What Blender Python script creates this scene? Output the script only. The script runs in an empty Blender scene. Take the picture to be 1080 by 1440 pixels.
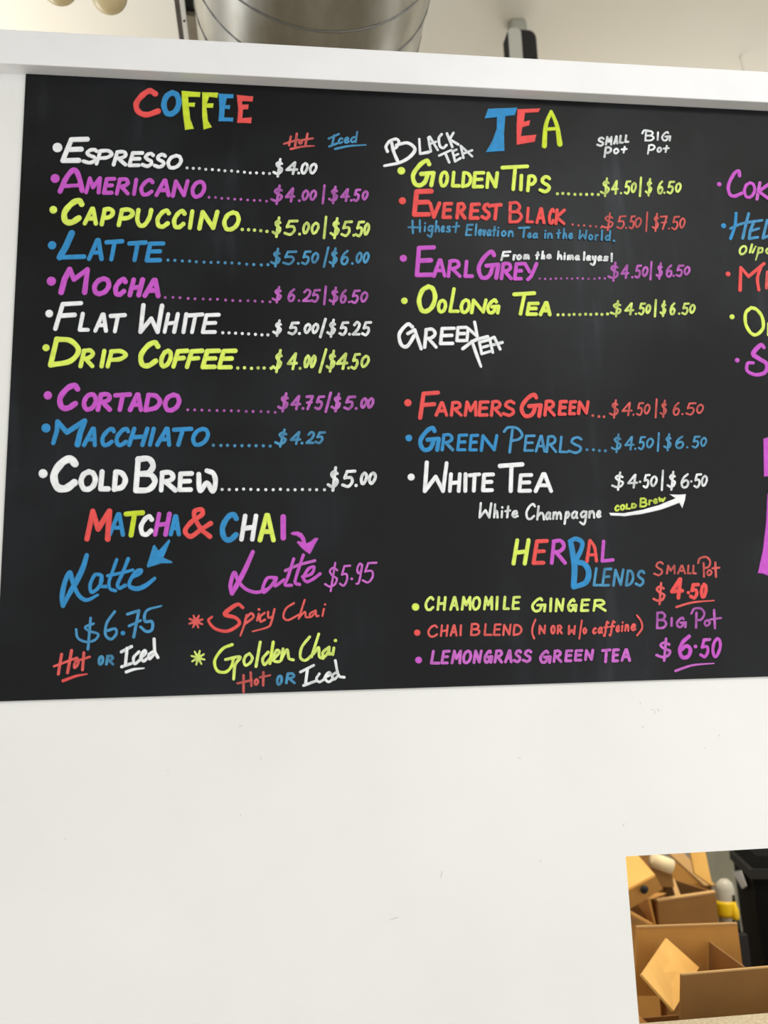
import bpy, bmesh, math, random
from mathutils import Vector, Matrix
from mathutils.geometry import tessellate_polygon
random.seed(7)
scene = bpy.context.scene
COL = scene.collection

# ------------------------------------------------------------------ camera
F = 1300.7                                    # focal length in pixels of the 1080 x 1440 frame
dX = Vector((10180, -81, F)).normalized()     # world X (along the partition) seen in lens axes
dZ = Vector((-217, -6385, F)).normalized()    # world Z
dY = dZ.cross(dX).normalized()                # world Y (into the back room)
CAM = Vector((0, -1.5, 1.6))
cam_d = bpy.data.cameras.new('camera')
cam = bpy.data.objects.new('camera', cam_d)
COL.objects.link(cam)
right = Vector((dX.x, dY.x, dZ.x)); down = Vector((dX.y, dY.y, dZ.y)); fwd = Vector((dX.z, dY.z, dZ.z))
R3 = Matrix((right, -down, -fwd)).transposed()
cam.matrix_world = Matrix.Translation(CAM) @ R3.to_4x4()
cam_d.sensor_fit = 'VERTICAL'; cam_d.sensor_height = 36.0; cam_d.sensor_width = 27.0
cam_d.lens = F / 1440 * 36.0
cam_d.clip_start = .05
cam_d.dof.use_dof = True
cam_d.dof.focus_distance = 1.62
cam_d.dof.aperture_fstop = 3.6
scene.camera = cam

# ------------------------------------------------------------------ light
scene.view_settings.view_transform = 'Standard'
scene.view_settings.look = 'None'
scene.view_settings.gamma = 1
scene.view_settings.use_curve_mapping = False
scene.view_settings.exposure = 0.18
world = bpy.data.worlds.new('daylight'); scene.world = world
world.use_nodes = True
world.node_tree.nodes['Background'].inputs[0].default_value = (.97, .985, 1.0, 1)
world.node_tree.nodes['Background'].inputs[1].default_value = 1.05

def area(name, loc, rot, sx, sy, power, col=(1, 1, 1)):
    l = bpy.data.lights.new(name, 'AREA'); l.shape = 'RECTANGLE'; l.size = sx; l.size_y = sy
    l.energy = power; l.color = col
    o = bpy.data.objects.new(name, l); COL.objects.link(o); o.location = loc; o.rotation_euler = rot
    return o
area('ceiling_panel_lamp', (1.3, -2.6, 3.9), (math.radians(8), 0, 0), 2.4, 1.2, 50, (1, .995, .98))
area('window_daylight', (3.2, -4.6, 2.0), (math.radians(88), 0, math.radians(32)), 2.6, 2.4, 30, (1, 1, 1))
area('ceiling_fill', (1.9, 2.6, 2.9), (math.radians(180), 0, 0), 1.6, 1.0, 17, (1, .97, .92))  # added fill that brightens the ceiling, not a known lamp
area('ceiling_fill', (-1.6, 1.6, 2.9), (math.radians(180), 0, 0), 1.2, 1.2, 24, (1, .99, .97))  # second added fill, unseen, for the left of the ceiling
area('back_room_lamp', (1.6, 1.0, 2.6), (0, 0, 0), .3, 1.2, 27, (1, .9, .72))

# ------------------------------------------------------------------ helpers
def ray(x, y):
    r = Vector((x - 540, y - 720, F))
    return Vector((r.dot(dX), r.dot(dY), r.dot(dZ)))
def at(x, y, Y):                              # point of the plane at depth Y seen at a pixel
    d = ray(x, y); return CAM + d * ((Y - CAM.y) / d.y)
def atz(x, y, Z):
    d = ray(x, y); return CAM + d * ((Z - CAM.z) / d.z)

def tag(o, label=None, cat=None, group=None, kind=None):
    if label: o['label'] = label
    if cat: o['category'] = cat
    if group: o['group'] = group
    if kind: o['kind'] = kind
    return o
def obj(name, me, mat=None, parent=None):
    if isinstance(me, bmesh.types.BMesh):
        bm = me; me = bpy.data.meshes.new(name); bm.to_mesh(me); bm.free()
    o = bpy.data.objects.new(name, me); COL.objects.link(o)
    if mat: me.materials.append(mat)
    if parent: o.parent = parent
    return o
def mesh(name, V, Fc, mat, parent=None):
    me = bpy.data.meshes.new(name); me.from_pydata([tuple(v) for v in V], [], Fc); me.update()
    return obj(name, me, mat, parent)
def empty(name, loc=(0, 0, 0)):
    o = bpy.data.objects.new(name, None); COL.objects.link(o); o.location = loc; o.empty_display_size = .05
    return o
def keep(o, parent):                          # parent with world coordinates kept
    o.parent = parent; o.matrix_parent_inverse = Matrix.Translation(-Vector(parent.location)); return o
def box_bm(bm, x0, x1, y0, y1, z0, z1, bev=0):
    r = bmesh.ops.create_cube(bm, size=1)
    bmesh.ops.scale(bm, vec=(x1-x0, y1-y0, z1-z0), verts=r['verts'])
    bmesh.ops.translate(bm, vec=((x0+x1)/2, (y0+y1)/2, (z0+z1)/2), verts=r['verts'])
    if bev:
        es = list({e for v in r['verts'] for e in v.link_edges})
        bmesh.ops.bevel(bm, geom=es, offset=bev, segments=2, affect='EDGES', profile=.5)
    return bm
def box(name, x0, x1, y0, y1, z0, z1, mat, parent=None, bev=0):
    o = obj(name, box_bm(bmesh.new(), x0, x1, y0, y1, z0, z1, bev), mat)
    return keep(o, parent) if parent else o
def smooth(o):
    for p in o.data.polygons: p.use_smooth = True
    return o
def lathe(name, prof, loc, mat, parent=None, seg=24, axis=None):
    V, Fc = [], []
    for r, z in prof:
        for k in range(seg):
            a = 2*math.pi*k/seg; V.append(Vector((r*math.cos(a), r*math.sin(a), z)))
    n = len(prof)
    for i in range(n-1):
        for k in range(seg):
            a, b = i*seg+k, i*seg+(k+1) % seg
            Fc.append((a, b, b+seg, a+seg))
    Fc.append(tuple(reversed(range(seg)))); Fc.append(tuple(range((n-1)*seg, n*seg)))
    q = Vector((0, 0, 1)).rotation_difference(Vector(axis)) if axis else None
    V = [(q @ v if q else v) + Vector(loc) for v in V]
    o = smooth(mesh(name, V, Fc, mat))
    return keep(o, parent) if parent else o
def tube(name, pts, r, mat, parent=None, seg=8):
    V, Fc = [], []
    pts = [Vector(p) for p in pts]
    for i, p in enumerate(pts):
        t = (pts[min(i+1, len(pts)-1)] - pts[max(i-1, 0)]).normalized()
        a = t.orthogonal().normalized() if i == 0 else (a - t*a.dot(t)).normalized()
        b = t.cross(a)
        for k in range(seg):
            u = 2*math.pi*k/seg; V.append(p + a*math.cos(u)*r + b*math.sin(u)*r)
    for i in range(len(pts)-1):
        for k in range(seg):
            q, w = i*seg+k, i*seg+(k+1) % seg; Fc.append((q, w, w+seg, q+seg))
    Fc.append(tuple(reversed(range(seg)))); Fc.append(tuple(range(len(V)-seg, len(V))))
    o = smooth(mesh(name, V, Fc, mat))
    return keep(o, parent) if parent else o
def slab(name, quad, th, mat, parent=None):   # a flat sheet of thickness th through four corners
    q = [Vector(p) for p in quad]
    n = (q[1]-q[0]).cross(q[3]-q[0]).normalized() * th/2
    V = [p+n for p in q] + [p-n for p in q]
    o = mesh(name, V, [(0,1,2,3), (7,6,5,4), (0,4,5,1), (1,5,6,2), (2,6,7,3), (3,7,4,0)], mat)
    return keep(o, parent) if parent else o

# ------------------------------------------------------------------ materials
def srgb(c):
    f = lambda v: v/12.92 if v <= .04045 else ((v+.055)/1.055)**2.4
    return tuple(f(v/255) for v in c) + (1,)
def mat(name, c, rough=.6, metal=0, c2=None, scale=8, detail=4, bump=0, bscale=None, spec=.5, lo=.35, hi=.65, stretch=None, trans=0):
    m = bpy.data.materials.new(name); m.use_nodes = True; nt = m.node_tree; N = nt.nodes; L = nt.links
    b = N['Principled BSDF']; b.inputs['Roughness'].default_value = rough; b.inputs['Metallic'].default_value = metal
    b.inputs['Specular IOR Level'].default_value = spec
    b.inputs['Base Color'].default_value = srgb(c)
    if trans: b.inputs['Transmission Weight'].default_value = trans
    tc = N.new('ShaderNodeTexCoord')
    mp = N.new('ShaderNodeMapping'); L.new(tc.outputs['Object'], mp.inputs[0])
    if stretch: mp.inputs['Scale'].default_value = stretch
    if c2:
        n = N.new('ShaderNodeTexNoise'); n.inputs['Scale'].default_value = scale; n.inputs['Detail'].default_value = detail
        L.new(mp.outputs[0], n.inputs['Vector'])
        r = N.new('ShaderNodeValToRGB'); r.color_ramp.elements[0].position = lo; r.color_ramp.elements[1].position = hi
        r.color_ramp.elements[0].color = srgb(c); r.color_ramp.elements[1].color = srgb(c2)
        L.new(n.outputs['Fac'], r.inputs[0]); L.new(r.outputs[0], b.inputs['Base Color'])
    if bump:
        n2 = N.new('ShaderNodeTexNoise'); n2.inputs['Scale'].default_value = bscale or scale; n2.inputs['Detail'].default_value = 5
        L.new(mp.outputs[0], n2.inputs['Vector'])
        bp = N.new('ShaderNodeBump'); bp.inputs['Strength'].default_value = bump; bp.inputs['Distance'].default_value = .01
        L.new(n2.outputs['Fac'], bp.inputs['Height']); L.new(bp.outputs[0], b.inputs['Normal'])
    return m
M = {}
M['paint'] = mat('white_partition_paint', (238, 238, 236), .55, c2=(232, 232, 229), scale=2.2, bump=.05, bscale=14)
M['beam'] = mat('white_beam_paint', (242, 242, 243), .5, c2=(236, 236, 237), scale=6, bump=.06, bscale=25)
M['ceil'] = mat('cream_ceiling_paint', (226, 223, 212), .9, c2=(221, 214, 198), scale=.5)
M['backwall'] = mat('back_room_wall_paint', (190, 184, 170), .9, c2=(178, 172, 158), scale=2)
M['floor'] = mat('pale_concrete_floor', (196, 190, 180), .6, c2=(182, 176, 166), scale=3)
M['stone'] = mat('speckled_beige_stone', (205, 192, 165), .4, c2=(172, 158, 132), scale=260, detail=6, lo=.4, hi=.6)
M['steel'] = mat('galvanised_steel', (184, 184, 180), .33, 1, c2=(150, 146, 134), scale=9, detail=6, bump=.05, bscale=30, stretch=(1, .35, 1))
M['seam'] = mat('galvanised_seam', (120, 120, 118), .4, 1)
M['darksteel'] = mat('dark_grey_steel', (92, 86, 80), .6, c2=(80, 74, 68), scale=30)
M['whitesteel'] = mat('white_coated_steel', (240, 238, 232), .5)
M['tan'] = mat('taupe_coated_steel', (150, 138, 118), .6, c2=(138, 126, 108), scale=20)
M['black'] = mat('black_plastic_and_shade', (12, 12, 13), .5)  # also stands in for the dark gaps along the ceiling rail
M['blackbin'] = mat('matt_black_bin_plastic', (6, 6, 7), .8, c2=(4, 4, 5), scale=12, spec=.15)
M['rim'] = mat('charcoal_plastic', (40, 40, 41), .7, spec=.2)
M['silver'] = mat('satin_silver', (196, 196, 188), .4, .1)
M['greycap'] = mat('grey_cast_metal', (160, 160, 148), .5, .1)
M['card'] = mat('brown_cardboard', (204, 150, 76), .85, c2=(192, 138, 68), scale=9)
M['card2'] = mat('dark_shaded_cardboard', (144, 102, 50), .85, c2=(134, 94, 46), scale=9)  # dark tone also paints the shade on panels turned from the light
M['card3'] = mat('pale_lit_cardboard', (236, 186, 102), .85, c2=(228, 176, 94), scale=9)  # pale tone also paints the light on the left flap and tilted top
M['cut'] = mat('cardboard_cut_edge', (202, 162, 108), .9)
M['paper'] = mat('cream_paper', (238, 220, 180), .8)
M['label'] = mat('white_label_paper', (215, 215, 215), .7)
M['yellow'] = mat('yellow_plastic', (240, 200, 20), .45)
M['clear'] = mat('cloudy_plastic', (186, 182, 170), .35)
M['green'] = mat('olive_grey_steel', (152, 149, 130), .7, c2=(138, 135, 118), scale=6)
M['bluelabel'] = mat('pale_blue_label', (150, 175, 195), .6)
M['bulb'] = mat('frosted_amber_glass', (232, 218, 178), .25, c2=(222, 204, 156), scale=20)
M['scuff'] = mat('grey_scuff', (188, 186, 182), .8)
M['cable'] = mat('white_cable', (235, 230, 218), .6)

def board_mat():
    m = bpy.data.materials.new('black_chalkboard_film'); m.use_nodes = True; nt = m.node_tree; N = nt.nodes; L = nt.links
    b = N['Principled BSDF']; b.inputs['Roughness'].default_value = .42; b.inputs['Specular IOR Level'].default_value = .16
    tc = N.new('ShaderNodeTexCoord')
    def layer(rot, sc, scale, lo, hi, amount):
        mp = N.new('ShaderNodeMapping'); mp.inputs['Rotation'].default_value = (0, rot, 0); mp.inputs['Scale'].default_value = sc
        L.new(tc.outputs['Object'], mp.inputs[0])
        n = N.new('ShaderNodeTexNoise'); n.inputs['Scale'].default_value = scale; n.inputs['Detail'].default_value = 5
        L.new(mp.outputs[0], n.inputs['Vector'])
        r = N.new('ShaderNodeMapRange'); r.inputs[1].default_value = lo; r.inputs[2].default_value = hi; r.inputs[4].default_value = amount
        r.interpolation_type = 'SMOOTHSTEP'
        L.new(n.outputs['Fac'], r.inputs[0]); return r.outputs[0]
    a = layer(0, (1, 1, 1), 2.3, .42, .72, .7)             # broad wiped dust
    c = layer(math.radians(24), (7, 1, .9), 2.6, .54, .78, .55)  # slanting wipe streaks
    s = N.new('ShaderNodeMath'); s.operation = 'MULTIPLY'; L.new(a, s.inputs[0]); L.new(c, s.inputs[1])
    t = N.new('ShaderNodeMath'); t.operation = 'ADD'; t.use_clamp = True; L.new(s.outputs[0], t.inputs[0])
    h = N.new('ShaderNodeMath'); h.operation = 'MULTIPLY'; h.inputs[1].default_value = .2; L.new(a, h.inputs[0]); L.new(h.outputs[0], t.inputs[1])
    mx = N.new('ShaderNodeMix'); mx.data_type = 'RGBA'
    mx.inputs[6].default_value = srgb((15, 16, 18)); mx.inputs[7].default_value = srgb((80, 86, 94))
    L.new(t.outputs[0], mx.inputs[0]); L.new(mx.outputs[2], b.inputs['Base Color'])
    n2 = N.new('ShaderNodeTexNoise'); n2.inputs['Scale'].default_value = 5; L.new(tc.outputs['Object'], n2.inputs['Vector'])
    bp = N.new('ShaderNodeBump'); bp.inputs['Strength'].default_value = .06; bp.inputs['Distance'].default_value = .01
    L.new(n2.outputs['Fac'], bp.inputs['Height']); L.new(bp.outputs[0], b.inputs['Normal'])
    return m
M['board'] = board_mat()
def marker(name, rim, ink, thin):
    return (mat(name+'_marker_rim', rim, .75, c2=tuple(int(v*.88) for v in rim), scale=120),
            mat(name+'_marker_ink', ink, .75, c2=tuple(int(v*.93) for v in ink), scale=90),
            mat(name+'_marker_thin', thin, .8, c2=tuple(int(v*.80) for v in thin), scale=70))
INK = {
 'W': marker('white', (232, 237, 241), (248, 250, 252), (236, 240, 242)),
 'Y': marker('yellow', (220, 240, 118), (226, 246, 96), (214, 236, 122)),
 'G': marker('lime', (206, 226, 84), (208, 228, 42), (206, 226, 84)),
 'M': marker('magenta', (204, 104, 204), (204, 84, 206), (186, 96, 188)),
 'B': marker('blue', (66, 146, 196), (40, 142, 206), (70, 146, 190)),
 'R': marker('red', (228, 92, 88), (238, 80, 78), (212, 92, 88)),
}
CNAME = {'W': 'white', 'Y': 'yellow', 'G': 'lime yellow', 'M': 'magenta', 'B': 'blue', 'R': 'red'}

# ------------------------------------------------------------------ setting
def wall_with_hole(name, x0, x1, z0, z1, y0, y1, hx0, hx1, hz0, hz1, m):
    bm = bmesh.new()
    def loop(y): return [bm.verts.new(p) for p in ((x0,y,z0),(x1,y,z0),(x1,y,z1),(x0,y,z1),(hx0,y,hz0),(hx1,y,hz0),(hx1,y,hz1),(hx0,y,hz1))]
    A, B = loop(y0), loop(y1)
    for V, flip in ((A, 0), (B, 1)):
        for q in ((0,1,5,4), (1,2,6,5), (2,3,7,6), (3,0,4,7)):
            f = [V[i] for i in q]; bm.faces.new(f if not flip else f[::-1])
    for i in range(4):
        j = (i+1) % 4
        bm.faces.new((A[i], B[i], B[j], A[j])); bm.faces.new((A[4+j], B[4+j], B[4+i], A[4+i]))
    return tag(obj(name, bm, m), kind='structure')
OX0, OX1, OZ0, OZ1 = .566, 1.75, .942, 1.343
wall = wall_with_hole('wall_front', -3.2, 3.6, 0, 2.75, 0, .045, OX0, OX1, OZ0, OZ1, M['paint'])
beam = tag(box('trim_1', -3.2, 3.6, -.028, .06, 2.697, 2.764, M['beam'], bev=.0018), kind='structure')
tag(box('floor', -4, 6, -7, 4.3, -.1, 0, M['floor']), kind='structure')
tag(box('ceiling', -4, 6, -7, 4.3, 4.0, 4.1, M['ceil']), kind='structure')
tag(box('wall_back', -4, 6, 4.2, 4.3, 0, 4.0, M['backwall']), kind='structure')

# ------------------------------------------------------------------ the board and its lettering
BX0, BX1, BZ0, BZ1 = -.411, 2.1, 1.618, 2.696
YB = -.0035
board = box('menu_board', BX0, BX1, YB, -.0008, BZ0, BZ1, M['board'])
tag(board, 'long black chalkboard menu covered in bright hand lettering under the white beam', 'menu board')

CR = {'': (0, 0, 1), 'c1': (0,100,.25), 'c2': (270,100,.25), 'c3': (0,340,.25), 'c4': (270,340,.25), 'c5': (0,580,.25), 'c6': (270,580,.25),
      'c7': (0,740,.25), 'c8': (270,740,.25), 'R1': (530,130,280/1080), 'R2': (800,130,280/1080), 'R3': (530,340,280/1080), 'R4': (800,340,280/1080),
      'R5': (530,540,280/1080), 'R6': (800,540,280/1080), 'R7': (560,740,260/1080), 'R8': (820,740,260/1080), 'm': (70,740,1/6),
      'k': (780,740,140/1080), 'j': (530,150,160/1080), 'h': (180,110,190/1080), 'q': (700,290,1/6), 'p': (560,300,160/1080),
      'x1': (990,220,1/9), 'x2': (1000,350,1/7.2), 'x3': (1000,560,80/411)}
def px(cr, p):
    ox, oy, s = CR[cr]; return (ox + p[0]*s, oy + p[1]*s)

def spline(P, n=7):
    if len(P) < 3: return list(P)
    out = []
    Q = [(2*P[0][0]-P[1][0], 2*P[0][1]-P[1][1])] + list(P) + [(2*P[-1][0]-P[-2][0], 2*P[-1][1]-P[-2][1])]
    for i in range(1, len(Q)-2):
        p0, p1, p2, p3 = Q[i-1:i+3]
        for k in range(n):
            t = k/n
            out.append(tuple(.5*((2*p1[a]) + (-p0[a]+p2[a])*t + (2*p0[a]-5*p1[a]+4*p2[a]-p3[a])*t*t + (-p0[a]+3*p1[a]-3*p2[a]+p3[a])*t**3) for a in (0, 1)))
    out.append(tuple(P[-1]))
    return out

class Line:
    """one line of marker lettering: strokes gathered, then built as a thin coat of paint on the board"""
    def __init__(s, name, colour, label, thick=5.0):
        s.name, s.c, s.label = name, colour, label
        s.layers = [([], []), ([], [])]; s.w = []; s.k = 0
    def _ribbon(s, P, W, lay):
        """a strip that climbs a few microns as it goes, so that crossing strokes lie on one another like wet paint"""
        V, Fc = s.layers[lay]; base = YB - .0003 - .0009*lay
        def disc(p, r):
            s.k += 1; Y = base - s.k*2.5e-6
            b = len(V); n = 10 if r < 1.8 else 16
            for k in range(n):
                a = 2*math.pi*k/n; V.append(at(p[0]+r*math.cos(a), p[1]+r*math.sin(a), Y))
            Fc.append(tuple(range(b, b+n)))
        def strip(Q, R):
            n = len(Q); b = len(V)
            for i in range(n):
                s.k += 1; Y = base - s.k*2.5e-6
                a, c = Q[max(i-1, 0)], Q[min(i+1, n-1)]; dx, dy = c[0]-a[0], c[1]-a[1]; d = math.hypot(dx, dy) or 1
                nx, ny = -dy/d, dx/d
                V.append(at(Q[i][0]+nx*R[i]/2, Q[i][1]+ny*R[i]/2, Y)); V.append(at(Q[i][0]-nx*R[i]/2, Q[i][1]-ny*R[i]/2, Y))
                if i: Fc.append((b+2*i-2, b+2*i-1, b+2*i+1, b+2*i))
        Q, R = [P[0]], [W[0]]; disc(P[0], W[0]/2)
        for i in range(1, len(P)):
            if math.hypot(P[i][0]-P[i-1][0], P[i][1]-P[i-1][1]) < 1e-3: continue
            Q.append(P[i]); R.append(W[i])
            if i < len(P)-1:
                a = math.atan2(P[i][1]-P[i-1][1], P[i][0]-P[i-1][0]); c = math.atan2(P[i+1][1]-P[i][1], P[i+1][0]-P[i][0])
                if abs((c-a+math.pi) % (2*math.pi) - math.pi) > .6:
                    strip(Q, R); disc(P[i], W[i]/2); Q, R = [P[i]], [W[i]]
        if len(Q) > 1: strip(Q, R); disc(Q[-1], R[-1]/2)
    def stroke(s, P, w, sm=True):
        P = spline(P) if sm else list(P)
        n = len(P)
        if isinstance(w, (tuple, list)):
            W = []
            for i in range(n):
                t = i/max(1, n-1)*(len(w)-1); k = min(int(t), len(w)-2); W.append(w[k]+(w[k+1]-w[k])*(t-k))
        else:
            ph = random.random()*6
            W = [w*(1+.05*math.sin(ph+i*.9)) for i in range(n)]
        s.w.append(max(W))
        s._ribbon(P, W, 0)
        if max(W) >= 4.6: s._ribbon(P, [max(v-1.5, .6) for v in W], 1)
        return s
    def S(s, cr, w, pts, sm=True): return s.stroke([px(cr, p) for p in pts], w, sm)
    def dot(s, cr, p, r): return s.stroke([px(cr, p), (px(cr, p)[0]+.3, px(cr, p)[1])], 2*r, False)
    def dots(s, a, b, n, r):
        if s.name == 'lettering':
            p = Line('dotted_leader', s.c, 'row of small %s dots leading to the price' % CNAME[s.c]); LN.append(p)
            p.dots(a, b, n, r); p.w.append(2); return s
        for i in range(n):
            t = i/(n-1) if n > 1 else 0
            jx, jy = random.uniform(-.6, .6), random.uniform(-.5, .5)
            p = (a[0]+(b[0]-a[0])*t+jx, a[1]+(b[1]-a[1])*t+jy); V, Fc = s.layers[0]
            s._ribbon([p], [2*r], 0)
        return s
    def poly(s, cr, pts):
        P = [px(cr, p) for p in pts]
        for lay in (0, 1):
            Q = P
            if lay:                              # the inner coat, 0.8 px inside the rim
                n = len(P); ar = sum(P[i][0]*P[(i+1) % n][1]-P[(i+1) % n][0]*P[i][1] for i in range(n)); sg = 1 if ar > 0 else -1; Q = []
                for i in range(n):
                    a, b, c = P[i-1], P[i], P[(i+1) % n]
                    d1 = Vector((b[0]-a[0], b[1]-a[1])).normalized(); d2 = Vector((c[0]-b[0], c[1]-b[1])).normalized()
                    m = (Vector((-d1.y, d1.x)) + Vector((-d2.y, d2.x))); m = m.normalized() if m.length > .2 else m
                    Q.append((b[0]+m.x*.85*sg, b[1]+m.y*.85*sg))
            V, Fc = s.layers[lay]; b = len(V); Y = YB-.0004-.0009*lay
            V.extend(at(x, y, Y) for x, y in Q)
            for t in tessellate_polygon([[Vector((x, y, 0)) for x, y in Q]]): Fc.append(tuple(b+i for i in t))
        return s
    def word(s, text, w, xs, T, B, sl=0, cr=''):
        if '$' in text and len(text) > 1 and s.name == 'lettering' and ' line ' in ' '+s.label:
            p = Line('price', s.c, '%s price %s' % (CNAME[s.c], text.replace('z', '0').replace('·', '.'))); LN.append(p)
            p.word(text, w, xs, T, B, sl, cr); return s
        ox, oy, sc = CR[cr]; n = len(text)
        pairs = [(xs[2*i], xs[2*i+1]) for i in range(n)] if len(xs) == 2*n and n > 1 else [(xs[i], xs[i+1]) for i in range(n)]
        X0 = xs[0]; X1 = xs[-1]
        w *= .88 if '$' in text and len(text) > 1 else .95
        for ch, (a, b) in zip(text, pairs):
            t = ((a+b)/2 - X0)/max(1e-6, X1-X0)
            yt = oy + (T[0]+(T[1]-T[0])*t)*sc; yb = oy + (B[0]+(B[1]-B[0])*t)*sc
            s.glyph(ch, w, ox+a*sc, ox+b*sc, yt, yb, sl)
        return s
    def glyph(s, ch, w, x0, x1, yt, yb, sl=0):
        g = GL[ch]; low = ch in 'abcdefghijklmnopqrstuvwxy' and ch.islower()
        x0 += w/2; x1 -= w/2; yt += w/2; yb -= w/2
        if x1 < x0 + .2: x0 = x1 = (x0+x1)/2
        H = yb-yt
        if ch in '.·':
            v = .04 if ch == '.' else .45
            s._ribbon([((x0+x1)/2, yb-H*v)], [w*1.12], 0); s.w.append(w); return
        # a slanted box keeps its outer width: the glyph is narrowed by its own lean
        lean = sl*H
        wd = max((x1-x0)-abs(lean)*(0 if ch in 'iIl|/1!' else .0 if ch in 'OC0zGSAoeacsVYTP' else .5), .7*(x1-x0))
        if ch == 'I' or ch == '|' or ch == 'l': wd = 0
        cx = (x0+x1)/2 + lean*(-.5 if ch in 'TPVY7F' else .5 if ch in 'AL' else 0)
        if ch == 'L': wd = x1-x0
        if ch == 'F': wd = (x1-x0)*.84
        f = lambda u, v: (cx + (u/100-.5)*wd + lean*(v/100-.5), yb - v/100*H)
        for st in g:
            sm = st[0] == 's'; P = [f(u, v) for u, v in st[1]]
            s.stroke(P, w, sm)
    def done(s):
        big = max(s.w or [3]) >= 4.6
        r, i, t = INK[s.c]
        V, Fc = s.layers[0]; me_V = list(V); me_F = list(Fc); idx = [0]*len(Fc)
        V1, F1 = s.layers[1]; o = len(me_V)
        me_V += V1; me_F += [tuple(o+k for k in f) for f in F1]; idx += [1]*len(F1)
        me = bpy.data.meshes.new(s.name); me.from_pydata([tuple(v) for v in me_V], [], me_F)
        me.materials.append(r if big else t); me.materials.append(i)
        me.polygons.foreach_set('material_index', idx); me.update()
        ob = bpy.data.objects.new(s.name, me); COL.objects.link(ob); ob.parent = board
        ob['label'] = s.label
        # all faces towards the room
        bm = bmesh.new(); bm.from_mesh(me)
        for f in bm.faces:
            f.normal_update()
            if f.normal.y > 0: f.normal_flip()
        bm.to_mesh(me); bm.free()
        return ob

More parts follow.
